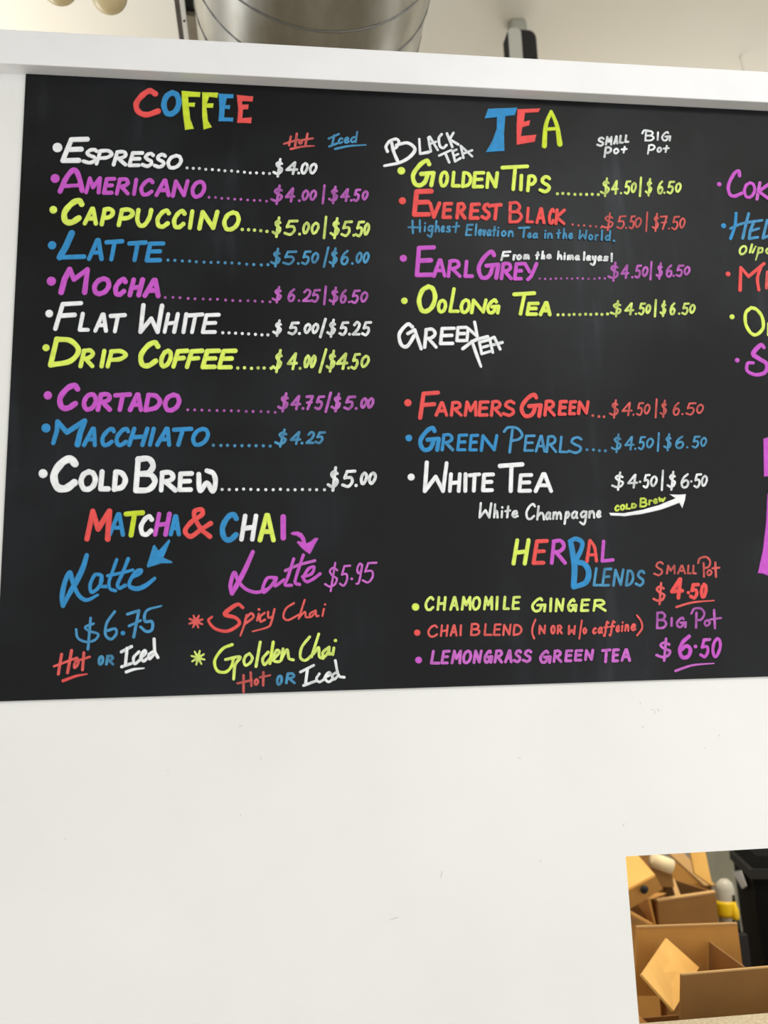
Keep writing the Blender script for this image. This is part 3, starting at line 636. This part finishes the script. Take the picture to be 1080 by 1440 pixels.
prices(L, 'R6', '$4.5z|$6.5z', 3.1, [217,276,285,347,342,358,365,408,406,443,464,482,492,536,562,606,608,624,632,692,690,733], (96,98), (176,170))
L = LT('line reading Green Pearls $4.50 | $6.50', 'B'); bullet(L, 172, 293, 4.7, 'R5')
L.word('G', 6.8, [222,350], (226,226), (370,370), .08, 'R5').word('REEN', 5, [346,424,430,494,496,554,558,658], (266,272), (366,370), .06, 'R5')
L.S('R5', 3.8, [(690,258),(712,236),(760,240),(788,275),(768,300),(728,308)]).S('R5', 3.8, [(735,250),(720,370)], 0)
L.word('EARLS', 4, [795,860,855,917,915,982,985,1042,1036,1116], (272,284), (368,382), .06, 'R5')
L.dots((825.5,632.5), (851,633.5), 4, 2.1)
prices(L, 'R6', '$4.5z|$6.5z', 3.4, [228,292,300,358,352,368,374,418,418,462,476,494,512,562,575,630,634,650,665,714,712,750], (282,278), (364,348))
L = LT('line reading White Tea $4.50 | $6.50', 'W'); bullet(L, 185, 505, 5.2, 'R5')
L.word('W', 6.2, [250,388], (415,415), (592,592), .04, 'R5').word('HITE', 6, [385,460,466,494,492,566,565,640], (478,480), (592,588), .02, 'R5')
L.word('T', 6.6, [655,800], (424,424), (592,592), -.02, 'R5').word('EA', 6.2, [762,848,850,956], (484,476), (592,592), .03, 'R5')
prices(L, 'R6', '$4·5z|$6·5z', 3.6, [230,306,315,377,378,394,400,443,440,482,498,516,530,586,605,658,656,672,675,722,716,754], (488,482), (568,566))
L = LT('small line reading White Champagne', 'W')
L.word('W', 3.5, [552,626], (640,640), (730,730), .05, 'R5').word('hite', 3.4, [630,662,670,686,690,728,728,770], (680,682), (730,728), .05, 'R5')
L.word('C', 3.5, [804,862], (645,645), (738,738), .12, 'R5').word('hampagne', 3.4, [864,914,912,948,950,1006,1014,1050,1052,1094,1100,1146,1146,1186,1188,1220], (692,682), (742,728), .05, 'R5')
L = LT('curved arrow under the words Cold Brew', 'W', 'arrow')
L.poly('R6', [(218,698),(300,700),(400,682),(490,655),(578,620),(545,598),(590,600),(635,597),(630,630),(615,674),(598,646),(500,682),(400,705),(300,718),(225,714)])
L = LT('tiny words Cold Brew above the white arrow', 'G')
L.word('COLD', 3, [246,276,276,306,306,336,336,370], (656,642), (694,674), .05, 'R6').word('B', 3, [382,428], (616,616), (670,670), .05, 'R6').word('rew', 3, [430,455,455,484,484,526], (628,606), (662,636), .05, 'R6')

# --- herbal blends
LT('letter H of the herbal heading', 'Y', 'letter').word('H', 6.2, [665,769], (70,70), (230,230), .12, 'R7')
LT('letter E of the herbal heading', 'R', 'letter').word('E', 6, [782,876], (74,74), (228,228), .12, 'R7')
LT('letter R of the herbal heading', 'M', 'letter').word('R', 6, [886,990], (74,74), (226,226), .05, 'R7')
L = LT('tall letter B shared by the words herbal and blends', 'B', 'letter')
L.S('k', (8, 8.5, 9, 8.5), [(175,185),(195,300),(215,450),(205,650)]).S('k', (6.5, 7, 6.5, 8), [(165,165),(230,138),(298,180),(280,270),(225,370)]).S('k', (7.5, 8.5, 8.5, 7), [(225,390),(320,410),(368,500),(335,610),(205,662)])
LT('letter A of the herbal heading', 'R', 'letter').S('k', (4.6, 5.4), [(380,158),(350,380)], 0).S('k', 4.8, [(384,156),(432,230),(452,375)]).S('k', 4.6, [(370,312),(448,308)], 0)
LT('letter L of the herbal heading', 'M', 'letter').S('k', 5.2, [(530,165),(514,378),(630,366)], 0)
LT('letters lends of the heading herbal blends', 'B').word('LENDS', 4, [55,125,108,168,172,240,246,302,304,362], (236,256), (354,354), .1, 'R8')
L = LT('line reading Chamomile Ginger', 'Y'); bullet(L, 100, 472, 5.4, 'R7')
L.word('CHAMOMILE', 4, [152,212,224,282,298,354,366,430,428,484,496,557,568,586,610,652,662,716], (408,406), (496,490), .05, 'R7')
L.word('GINGER', 4, [775,868,880,902,914,972,985,1048,1062,1122,1135,1220], (412,426), (504,500), .05, 'R7')
L = LT('line reading Chai Blend (w or w/o caffeine)', 'R'); bullet(L, 110, 622, 4.7, 'R7')
L.word('CHAI', 3.2, [168,234,244,294,300,347,356,374], (574,572), (652,642), .05, 'R7').word('BLEND', 3.3, [420,482,498,550,554,604,608,662,668,727], (564,570), (642,642), .05, 'R7')
L.word('(', 3, [775,806], (540,540), (662,662), .05, 'R7').word('N', 3.2, [818,864], (574,574), (634,634), 0, 'R7').word('OR', 3.2, [888,920,925,962], (576,574), (632,632), 0, 'R7').word('W', 3.2, [990,1038], (576,576), (636,636), 0, 'R7')
L.word('I', 2.8, [1052,1078], (545,545), (662,662), .14, 'R7').word('o', 3, [-4,24], (588,588), (632,632), 0, 'R8')
L.word('caffeine', 3.2, [52,82,84,118,116,152,150,188,188,218,222,234,240,272,276,312], (590,564), (634,612), .08, 'R8').word(')', 3, [304,352], (515,515), (644,644), .05, 'R8')
L = LT('line reading Lemongrass Green Tea', 'M'); bullet(L, 118, 782, 5, 'R7')
L.word('LEMONGRASS', 4.3, [185,246,248,304,308,374,374,432,436,492,498,556,558,618,618,668,672,722,725,782], (722,718), (810,798), .12, 'R7')
L.word('GREEN', 4.3, [822,898,902,962,970,1022,1026,1080,1086,1144], (722,716), (806,786), .06, 'R7').word('TEA', 4.4, [105,166,166,214,218,280], (714,712), (802,790), .04, 'R8')
L = LT('words Small Pot beside herbal blends', 'R')
L.word('S', 3, [412,470], (204,204), (292,292), .1, 'R8').word('MALL', 3, [484,542,548,602,606,634,636,664], (224,224), (282,282), .04, 'R8')
L.S('R8', 3, [(672,215),(682,188),(720,180),(742,205),(735,235),(712,245)]).S('R8', 3, [(704,215),(706,295)], 0).word('o', 3, [720,756], (248,248), (292,292), .05, 'R8').S('R8', 3.2, [(772,212),(776,296)], 0).S('R8', 2.8, [(755,246),(796,242)], 0)
L = LT('underlined price $4.50', 'R')
L.word('$', 3.6, [405,488], (342,342), (446,446), .02, 'R8').word('4', 6, [506,592], (298,298), (430,430), .05, 'R8').dot('R8', (614,388), 2.4).word('50', 5.6, [618,682,680,728], (328,330), (432,422), .03, 'R8').S('R8', (3.4, 3, 1.8), [(545,472),(640,445),(765,434)])
L = LT('words Big Pot beside herbal blends', 'M')
L.word('B', 3.6, [425,492], (498,498), (602,602), 0, 'R8').word('IG', 3.6, [508,526,540,608], (530,526), (588,600), .03, 'R8')
L.S('R8', 3.2, [(632,510),(650,482),(690,482),(708,512),(690,545),(668,548)]).S('R8', 3.4, [(662,505),(660,592)], 0).word('o', 3.4, [704,746], (540,540), (588,588), .05, 'R8').S('R8', 3.6, [(765,490),(770,596)], 0).S('R8', 3, [(742,545),(806,536)], 0)
L = LT('underlined price $6.50', 'M')
L.word('$', 4, [422,524], (668,668), (776,776), .02, 'R8').word('6', 6, [552,644], (632,632), (778,778), .03, 'R8').dot('R8', (655,703), 2.6).word('50', 4.8, [678,748,748,810], (652,645), (772,770), .05, 'R8').S('R8', (3.8, 3, 1.6), [(540,845),(640,812),(765,801)])

# --- column three, cut by the frame
L = LT('line beginning Cok at the right end', 'M'); bullet(L, 190, 352, 3, 'x1')
L.S('x1', 5, [(448,245),(440,185),(380,220),(310,360),(320,470),(380,505),(480,465)]).word('O', 4.8, [490,660], (315,315), (538,538), .06, 'x1').word('K', 5, [655,860], (312,312), (560,560), .12, 'x1')
L = LT('line beginning He at the right end', 'B'); bullet(L, 245, 878, 3.5, 'x1')
L.S('x1', 4.6, [(405,720),(390,880),(335,1040)], 1).S('x1', 4.2, [(565,725),(530,860),(490,1035)], 1).S('x1', 3.8, [(335,912),(480,850),(735,808)]).S('x1', 4, [(622,850),(585,940),(572,1040),(680,1022)], 0).S('x1', 3.6, [(600,940),(695,912)], 0)
L.S('x1', 4, [(800,810),(745,1035),(830,1000)], 0)
L = LT('small word beginning Olip at the right end', 'Y')
L.word('O', 3.2, [440,548], (1120,1120), (1250,1250), .2, 'x1').S('x1', 3.2, [(608,1115),(580,1215)], 0).S('x1', 3, [(640,1165),(615,1215)], 0).dot('x1', (652,1142), 1.4)
L.S('x1', (3, 2.8, 1.8), [(695,1155),(680,1230),(655,1310)], 0).S('x1', 3, [(690,1165),(735,1160),(735,1205),(690,1220)]).word('o', 3.2, [775,860], (1145,1145), (1240,1240), .1, 'x1')
L = LT('line beginning Mi at the right end', 'R'); bullet(L, 170, 254, 3.5, 'x2')
L.S('x2', (5.5, 5, 4.5, 5, 4.6, 4.8), [(292,418),(300,190),(378,280),(535,150)], 0).S('x2', 4.8, [(500,190),(468,300),(482,415)]).S('x2', 4.6, [(570,235),(560,395)], 0)
L = LT('large letter O at the right end', 'Y'); bullet(L, 210, 688, 3.4, 'x2')
L.S('x2', 5, [(405,595),(350,650),(350,760),(400,850),(460,868),(525,800),(515,690),(460,615),(405,595)]).S('x2', 3.8, [(580,755),(578,870)], 0)
L = LT('large letter S at the right end', 'M'); bullet(L, 262, 1128, 3.5, 'x2')
L.S('x2', (5, 6.5, 7, 6, 6, 5.5, 5, 5, 4.5), [(535,1000),(500,975),(425,1060),(480,1110),(560,1165),(545,1250),(450,1275),(365,1235),(370,1160),(425,1155)])
L = LT('very large lettering cut by the right edge', 'M')
L.poly('x3', [(376,292),(440,272),(560,280),(560,560),(470,560),(380,568)]).poly('x3', [(420,660),(480,640),(560,640),(560,1260),(460,1290),(400,1280),(375,1268),(336,1264),(372,1100),(395,900),(405,700)])
for l in LN: l.done()

# faint scuffs on the white partition, flush with the paint
def scuffs():
    V, Fc = [], []
    for x, y, dx, dy in ((916,998,4,0),(921,1000,0,4),(925,997,2,5),(900,988,1,3),(903,1021,2,3),(729,1066,4,1),(1011,1033,1,3),(336,1022,6,-2),(366,1065,1,4),(235,1084,3,0),
                         (622,1225,-3,12),(560,1290,-14,4),(878,1158,-3,5),(990,1051,2,2),(338,1145,1,3),(90,1180,2,-1),(760,1210,1,3)):
        q = math.hypot(dx, dy) or 1; nx, ny = -dy/q*.45, dx/q*.45; b = len(V)
        V += [at(x+nx, y+ny, -.0005), at(x-nx, y-ny, -.0005), at(x+dx-nx*.3, y+dy-ny*.3, -.0005), at(x+dx+nx*.3, y+dy+ny*.3, -.0005)]
        Fc.append((b, b+1, b+2, b+3))
    o = mesh('scuff_marks', V, Fc, M['scuff'], wall); o['kind'] = 'stuff'; o['label'] = 'faint grey scuffs on the white partition'
scuffs()

# ------------------------------------------------------------------ above the partition
# spiral duct along the depth of the room
DR = .30; DD = DR/math.sin(math.radians(9.6)); DXc = DD*math.sin(math.radians(4.05)); DZc = 1.6 + DD*math.cos(math.radians(4.05))
duct = empty('spiral_duct', (DXc, 1.0, DZc)); tag(duct, 'large round galvanised steel spiral duct running overhead behind the white beam', 'duct')
Y0, Y1 = -2.2, 4.2
V, Fc = [], []; seg = 72; ny = 40
for j in range(ny+1):
    for k in range(seg):
        a = 2*math.pi*k/seg; V.append((DXc+DR*math.cos(a), Y0+(Y1-Y0)*j/ny, DZc+DR*math.sin(a)))
for j in range(ny):
    for k in range(seg):
        a, b = j*seg+k, j*seg+(k+1) % seg; Fc.append((a, a+seg, b+seg, b))
keep(smooth(mesh('duct_pipe', V, Fc, M['steel'])), duct)
PITCH = .14; PH = -.085
pts = []
n = int((Y1-Y0)/PITCH*40)
for i in range(n):
    t = i/40; a = 2*math.pi*t
    y = Y0+PITCH*t+PH
    if y > Y1: break
    pts.append((DXc+(DR+.0005)*math.cos(a), y, DZc+(DR+.0005)*math.sin(a)))
tube('spiral_seam', pts, .0024, M['seam'], duct, 6)
for y in (-1.6, 2.6):                          # hanger straps up to the ceiling, outside the frame
    ring = [(DXc+(DR+.005)*math.cos(a*math.pi/16), y, DZc+(DR+.005)*math.sin(a*math.pi/16)) for a in range(33)]
    tube('hanger_strap', ring, .006, M['darksteel'], duct, 6); tube('hanger_rod', [(DXc, y, DZc+DR), (DXc, y, 4.0)], .005, M['darksteel'], duct, 6)

# support rail beside the duct
RZ = 3.5; k = (RZ-1.6)/2.4
rail = empty('ceiling_rail', (-.28*k, 1.0, RZ)); tag(rail, 'narrow dark and white hanging rail with taupe end box left of the round duct', 'rail')
box('dark_channel', -.301*k, -.283*k, -.6, 4.2, RZ, RZ+.012, M['darksteel'], rail)
box('white_channel', -.283*k, -.266*k, -.6, 4.2, RZ-.002, RZ+.05, M['whitesteel'], rail)
yb = atz(262, 20, RZ).y
box('end_box', -.264*k, -.226*k, yb, yb+1.6, RZ-.006, RZ+.07, M['tan'], rail, bev=.0015)
box('shadow_gap', -.266*k, -.224*k, yb-.9, yb+.01, RZ+.01, RZ+.08, M['black'], rail)  # black bar painting the dark void between rail box and duct
box('shadow_strip', -.2255*k, -.220*k, yb, yb+1.6, RZ-.001, RZ+.06, M['black'], rail)  # black strip painting the shadow between end box and duct
c = at(257.5, 28, 0); 
p = atz(259, 29, RZ-.002)
lathe('rail_hole', [(.003, -.002), (.003, .001)], (p.x, p.y, RZ-.003), M['black'], rail, 10)  # black disc drawn as the dark inside of the rail's hole
for y in (-.2, 2.4, 4.0): tube('hanger_rod', [(-.28*k, y, RZ+.03), (-.28*k, y, 4.0)], .004, M['darksteel'], rail, 6)

# silver and black fixture fixed to the ceiling
p = atz(729, 34, 4.0)
spot = empty('ceiling_speaker', (p.x, p.y, 4.0)); tag(spot, 'slim silver and black fixture hanging from the cream ceiling right of the round duct', 'fixture')
sx, sy = p.x, p.y
box('mount_cap', sx-.036, sx+.024, sy-.03, sy+.03, 3.955, 4.0, M['greycap'], spot, bev=.008)
def pill(name, cx, w, d, z0, z1, m, rr):
    prof = [(rr*math.cos(a*math.pi/16), rr*math.sin(a*math.pi/16)) for a in range(0, 17)]
    pts2 = [(cx + (w/2-rr)*(1 if i <= 8 else -1) + x, z1-rr+z) for i, (x, z) in enumerate(prof)] + [(cx-w/2, z0), (cx+w/2, z0)]
    n = len(pts2); V = [(x, sy-d/2, z) for x, z in pts2] + [(x, sy+d/2, z) for x, z in pts2]
    Fc = [tuple(reversed(range(n))), tuple(range(n, 2*n))] + [(i, (i+1) % n, (i+1) % n+n, i+n) for i in range(n)]
    o = mesh(name, V, Fc, m); return keep(o, spot)
pill('black_body', sx+.020, .068, .05, 3.62, 3.957, M['black'], .028)
pill('silver_body', sx-.026, .048, .06, 3.60, 3.958, M['silver'], .018)
pill('rim_strip', sx+.0525, .008, .045, 3.62, 3.93, M['greycap'], .003)
pill('back_shell', sx-.050, .008, .055, 3.62, 3.94, M['rim'], .003)

# two glass pendants whose lower ends dip into the frame
for i, (x, y, Z) in enumerate(((153, -7, 3.3), (83, -20, 3.3))):
    p = atz(x, y, Z)
    pd = empty('pendant_lamp', tuple(p))
    tag(pd, ('frosted amber glass pendant globe left of the duct, the nearer to it' if i == 0 else 'frosted amber glass pendant globe left of the duct, barely dipping into the picture'), 'pendant lamp', 'glass pendant globes by the ceiling')
    prof = [(.006, .055)] + [(.044*math.sin(t*math.pi/12), .044*math.cos(t*math.pi/12)) for t in range(1, 12)] + [(.004, -.044)]
    lathe('glass_globe', prof, tuple(p), M['bulb'], pd, 28)
    lathe('lamp_cap', [(.014, .04), (.016, .075), (.008, .085)], tuple(p), M['greycap'], pd, 16)
    tube('cord', [(p.x, p.y, p.z+.08), (p.x, p.y, 4.0)], .003, M['black'], pd, 6)
# short white cable end at the right
p = atz(1041, 79, 4.0)
cb = tag(tube('ceiling_cable', [(p.x, p.y, 4.0), (p.x+.004, p.y, 3.97), (p.x+.010, p.y, 3.92), (p.x+.012, p.y, 3.8)], .0045, M['cable'], None, 8), 'short thin white cable hanging from the ceiling at the far right', 'cable')

# ------------------------------------------------------------------ behind the opening
ct = box('stone_countertop', OX0+.001, OX1-.001, -.03, .35, OZ0+.0005, .982, M['stone'], bev=.003)
tag(ct, 'speckled beige stone counter set in the hatch below the white partition', 'countertop')

def carton(name, x0, x1, y0, y1, z0, z1, label, group=None, m='card', closed=True):
    t = empty(name, ((x0+x1)/2, (y0+y1)/2, z0)); tag(t, label, 'box', group)
    th = .005
    box('side_panel', x0, x1, y0, y0+th, z0, z1, M[m], t); box('side_panel', x0, x1, y1-th, y1, z0, z1, M[m], t)
    box('side_panel', x0, x0+th, y0+th, y1-th, z0, z1, M[m], t); box('side_panel', x1-th, x1, y0+th, y1-th, z0, z1, M[m], t)
    box('bottom_panel', x0+th, x1-th, y0+th, y1-th, z0, z0+th, M[m], t)
    if closed:
        ym = (y0+y1)/2
        box('flap', x0, x1, y0, ym-.002, z1, z1+th, M[m], t); box('flap', x0, x1, ym+.002, y1, z1, z1+th, M[m], t)
    return t
# hidden lower row carries the cartons in view
carton('cardboard_box', .83, 1.45, .46, .96, 0, .42, 'closed carton on the floor under the large open carton')
# large open carton just beyond the counter
N_, B_ = .52, .93                              # its near and back sides
nl = at(954, 1371, N_); bl = at(946, 1422, N_)
zr = .80
front = empty('cardboard_box', (1.1, .72, .425)); tag(front, 'large open cardboard carton nearest the hatch with a pale flap folded out left', 'box')
fx0, fx1 = bl.x-.002, 1.42
th = .005
for a in ((fx0, fx1, N_, N_+th), (fx0, fx1, B_-th, B_), (fx0, fx0+th, N_+th, B_-th), (fx1-th, fx1, N_+th, B_-th)):
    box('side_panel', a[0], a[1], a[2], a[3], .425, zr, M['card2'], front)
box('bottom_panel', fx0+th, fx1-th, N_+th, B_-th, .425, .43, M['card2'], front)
b2 = Vector((fx1, N_, zr)); 
lb = Vector((bl.x, N_, zr))
P0 = at(957, 1371, N_-.012); P1 = Vector((fx1, N_-.012, at(1080, 1358, N_-.012).z))
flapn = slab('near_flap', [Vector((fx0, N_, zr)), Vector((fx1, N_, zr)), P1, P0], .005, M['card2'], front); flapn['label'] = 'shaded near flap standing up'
# cut edge along the near flap
e0, e1 = P0+Vector((0, 0, .001)), P1+Vector((0, 0, .001))
slab('cut_edge', [e0+Vector((0,-.003,0)), e1+Vector((0,-.003,0)), e1+Vector((0,.004,0)), e0+Vector((0,.004,0))], .003, M['cut'], front)
q1, q2 = at(895, 1304, B_), at(1036, 1299, B_); r1 = at(893, 1400, B_); r2 = at(1049, 1400, B_)
slab('back_flap', [r1, r2, q2, q1], .005, M['card'], front)
slab('cut_edge', [q1+Vector((0,-.004,.001)), q2+Vector((0,-.004,.001)), q2+Vector((0,.004,.001)), q1+Vector((0,.004,.001))], .004, M['cut'], front)
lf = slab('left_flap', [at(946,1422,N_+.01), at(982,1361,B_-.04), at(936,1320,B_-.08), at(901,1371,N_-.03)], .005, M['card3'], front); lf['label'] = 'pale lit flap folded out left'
slab('right_flap', [at(998,1324,B_-.01), at(1046,1359,N_+.12), at(1046,1400,N_+.12), at(998,1400,B_-.01)], .005, M['card2'], front)  # dark colour paints the shade inside the open carton

# carton to the left, low beside it
c1 = at(898, 1385, .62)
carton('cardboard_box', .60, .82, .52, .86, 0, .885, 'tall brown carton at the left edge of the hatch beside the open carton', m='card')
# brown carton behind
p0, p1 = at(924, 1267, 1.5), at(1005, 1255, 1.5)
rb = empty('cardboard_box', (1.35, 1.75, 0)); tag(rb, 'open brown carton standing behind the large one with its edge raised to the right', 'box')
x0, x1 = p0.x, p1.x
slab('side_panel', [(x0,1.5,0), (x1,1.5,0), tuple(p1), tuple(p0)], .006, M['card2'], rb)
slab('cut_edge', [p0+Vector((0,-.005,0)), p1+Vector((0,-.005,0)), p1+Vector((0,.006,.004)), p0+Vector((0,.006,.004))], .006, M['cut'], rb)
slab('side_panel', [(x1,1.5,0), (x1,1.9,0), (x1,1.9,p1.z-.02), tuple(p1)], .006, M['card2'], rb)
slab('side_panel', [(x0,1.5,0), (x0,1.9,0), (x0,1.9,p0.z-.02), tuple(p0)], .006, M['card2'], rb)
slab('side_panel', [(x0,1.9,0), (x1,1.9,0), (x1,1.9,p1.z-.02), (x0,1.9,p0.z-.02)], .006, M['card2'], rb)
slab('left_flap', [p0+Vector((-.004,0,-.12)), p0+Vector((-.004,.25,-.02)), at(937,1256,1.72), at(913,1266,1.50)], .006, M['card'], rb)
# carton below the tilted one at left
a0 = at(890, 1274, 1.35)
carton('cardboard_box', .97, at(917,1280,1.35).x, 1.35, 1.75, 0, at(905,1272,1.35).z-.06, 'upright tan carton under the tilted carton at the left of the hatch', m='card')
# tilted carton with a finger hole
tl = empty('cardboard_box', (1.15, 1.35, .95)); tag(tl, 'tilted carton with a round finger hole at the top left of the hatch', 'box')
A, B, C_, D = at(870,1258,1.28), at(921,1231,1.28), at(931,1249,1.30), at(872,1285,1.30)
back = Vector((.02, .40, .10))
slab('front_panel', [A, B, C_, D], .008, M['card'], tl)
slab('top_panel', [A, A+back, B+back, B], .006, M['card3'], tl)  # paler colour paints the light falling on the top face
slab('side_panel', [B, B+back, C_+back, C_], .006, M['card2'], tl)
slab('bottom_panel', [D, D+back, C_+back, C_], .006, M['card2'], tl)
h = at(906,1251,1.27); nrm = (B-A).cross(D-A).normalized()
lathe('finger_hole', [(.012, -.003), (.012, .003)], tuple(h), M['black'], tl, 16, axis=nrm)
# stack of flattened / tilted cardboard
g = 'loose cardboard behind the hatch'
def sheet(name, q, m, label):
    o = slab(name, [at(*p) for p in q], .012, M[m]); return tag(o, label, 'cardboard', g)
sheet('cardboard_sheet', [(860,1190,1.85), (936,1180,1.85), (925,1232,1.8), (866,1240,1.8)], 'card2', 'dark brown cardboard piece at the back of the pile behind the paper roll')
fb = empty('cardboard_box', tuple(at(965,1245,1.97))); tag(fb, 'folded brown carton leaning down to the right on the pile', 'box')
slab('long_panel', [at(926,1188,2.02), at(948,1188,2.02), at(1006,1246,1.93), at(990,1246,1.93)], .012, M['cut'], fb)
slab('lower_panel', [at(940,1206,2.0), at(990,1240,1.94), at(1003,1262,1.94), at(938,1250,2.0)], .012, M['card'], fb)
slab('fold_panel', [at(948,1236,1.99), at(1000,1243,1.94), at(1003,1262,1.94), at(955,1268,1.99)], .012, M['card2'], fb)
sheet('cardboard_sheet', [(966,1180,1.72), (987,1180,1.72), (1001,1246,1.68), (976,1228,1.70)], 'card3', 'pale cardboard strip standing at the top of the pile')
# paper roll and an added prop, its dark colour painting the shade there
sheet('cardboard_sheet', [(912,1219,1.5), (944,1227,1.5), (947,1247,1.5), (914,1246,1.5)], 'card2', 'added dark brown cardboard piece under the cream paper roll, coloured as shade')
ra, rbp = at(916,1209,1.5), at(944,1219,1.5)
ax = (rbp-ra)
tag(lathe('paper_roll', [(.0, 0), (.024, 0.001), (.024, ax.length), (.0, ax.length+.001)], tuple(ra), M['paper'], None, 20, axis=ax), 'short cream paper roll lying on the brown cardboard', 'paper roll')
carton('cardboard_box', 1.33, 1.60, 1.915, 2.2, 0, at(1000,1266,1.99).z-.01, 'closed carton under the folded leaning carton', m='card2')
# packing strip curling over the pile
tag(slab('paper_strip', [at(943,1236,1.6), at(948,1236,1.6), at(958,1262,1.55), at(950,1262,1.55)], .004, M['cut']), 'thin curled paper strip hanging into the brown carton', 'paper')

# grey upright, bottle, yellow tool bottle
post = empty('shelf_upright', tuple(at(1010,1240,3.0))); tag(post, 'olive grey metal shelf upright left of the black bin', 'shelf')
pz = at(1010,1190,3.0)
xa, xb, xc = at(996,1220,3.0).x, at(1008,1220,3.0).x, at(1037,1220,3.0).x
box('post_web', xa, xb, 3.0, 3.05, 0, 1.9, M['green'], post); box('post_flange', xb+.01, xc, 3.02, 3.08, 0, 1.9, M['green'], post)
box('shelf_board', xa-.6, xc+1.4, 3.0, 3.4, .55, .58, M['green'], post)
box('shelf_board', xa-.6, xc+1.4, 3.0, 3.4, 1.5, 1.53, M['green'], post)
by = 1.62
bc = at(1021,1265,by); s1 = (at(1033,1250,by)-at(1009,1250,by)).length/2
zt, zb_ = at(1021,1236,by).z, at(1021,1290,by).z
stand = tag(box('storage_crate', bc.x-.035, bc.x+.035, by-.06, by+.06, 0, zb_-.04, M['rim'], bev=.006), 'charcoal storage crate on the floor under the yellow bottles', 'crate')
jug = empty('spray_bottle', (bc.x, by, zb_-.04)); tag(jug, 'cloudy round bottle with a wide yellow band beside the black bin', 'bottle')
lathe('bottle_body', [(s1*.9, zb_-.04), (s1, zb_), (s1, zt-.03), (s1*.85, zt-.012), (s1*.4, zt)], (bc.x, by, 0), M['clear'], jug, 24)
zy0, zy1 = at(1021,1288,by).z, at(1021,1266,by).z
lathe('yellow_band', [(s1+.002, zy0), (s1+.003, zy0+.01), (s1+.003, zy1-.01), (s1+.002, zy1)], (bc.x-.002, by, 0), M['yellow'], jug, 24)
p = at(1034,1285,by-.03)
jb = empty('squeeze_bottle', (p.x, p.y, zb_-.04)); tag(jb, 'small yellow bottle squeezed between the cloudy bottle and the black bin', 'bottle')
lathe('bottle_body', [(.010, p.z-.02), (.013, p.z-.01), (.013, p.z+.01), (.008, p.z+.025), (.004, p.z+.04)], (p.x, p.y, 0), M['yellow'], jb, 14)
lathe('bottle_base', [(.0125, zb_-.04), (.0125, p.z-.019)], (p.x, p.y, 0), M['rim'], jb, 14)
lathe('bottle_cap', [(.005, p.z+.038), (.004, p.z+.058)], (p.x, p.y, 0), M['rim'], jb, 10)

# black bin
Fl = at(1055, 1221, 1.70); zt = Fl.z
Bl = at(1028, 1206, 2.08)
dv = Vector((Bl.x-Fl.x, Bl.y-Fl.y, 0)); wv = Vector((dv.y, -dv.x, 0)).normalized()*.58; up = Vector((0, 0, 1))
Fl = Vector((Fl.x, Fl.y, zt)); Bl = Fl+dv
binr = empty('rubbish_bin', (Fl.x+.3, Fl.y+.1, 0)); tag(binr, 'tall black plastic bin at the right side of the hatch', 'bin')
def rect(o, e, z, i=0):
    du, dw = dv.normalized(), wv.normalized()
    return [Vector((p.x, p.y, z)) for p in (o+du*i+dw*i, o+wv+du*i-dw*i, o+wv+dv-du*i-dw*i, o+dv-du*i+dw*i)]
def prism(name, lo, hi, m):
    o = mesh(name, lo+hi, [(3,2,1,0), (0,1,5,4), (1,2,6,5), (2,3,7,6), (3,0,4,7), (4,5,6,7)], m); return keep(o, binr)
prism('bin_body', rect(Fl, 0, 0, .03), rect(Fl, 0, zt-.02, .006), M['blackbin'])
prism('bin_rim', rect(Fl, 0, zt-.035, -.004), rect(Fl, 0, zt-.003, -.004), M['rim'])
prism('bin_lid', rect(Fl, 0, zt-.002, .01), rect(Fl, 0, zt+.035, .03), M['blackbin'])
du = dv.normalized(); dn = wv.normalized()*.0
def side(x, y, off=.008):                      # point of the bin's left side seen at a pixel
    n = wv.normalized(); d = ray(x, y); o = Fl - n*off
    return CAM + d*((o-CAM).dot(n)/d.dot(n))
slab('paper_label', [side(1031,1226), side(1042,1224), side(1050,1246), side(1044,1250), ], .003, M['label'], binr)
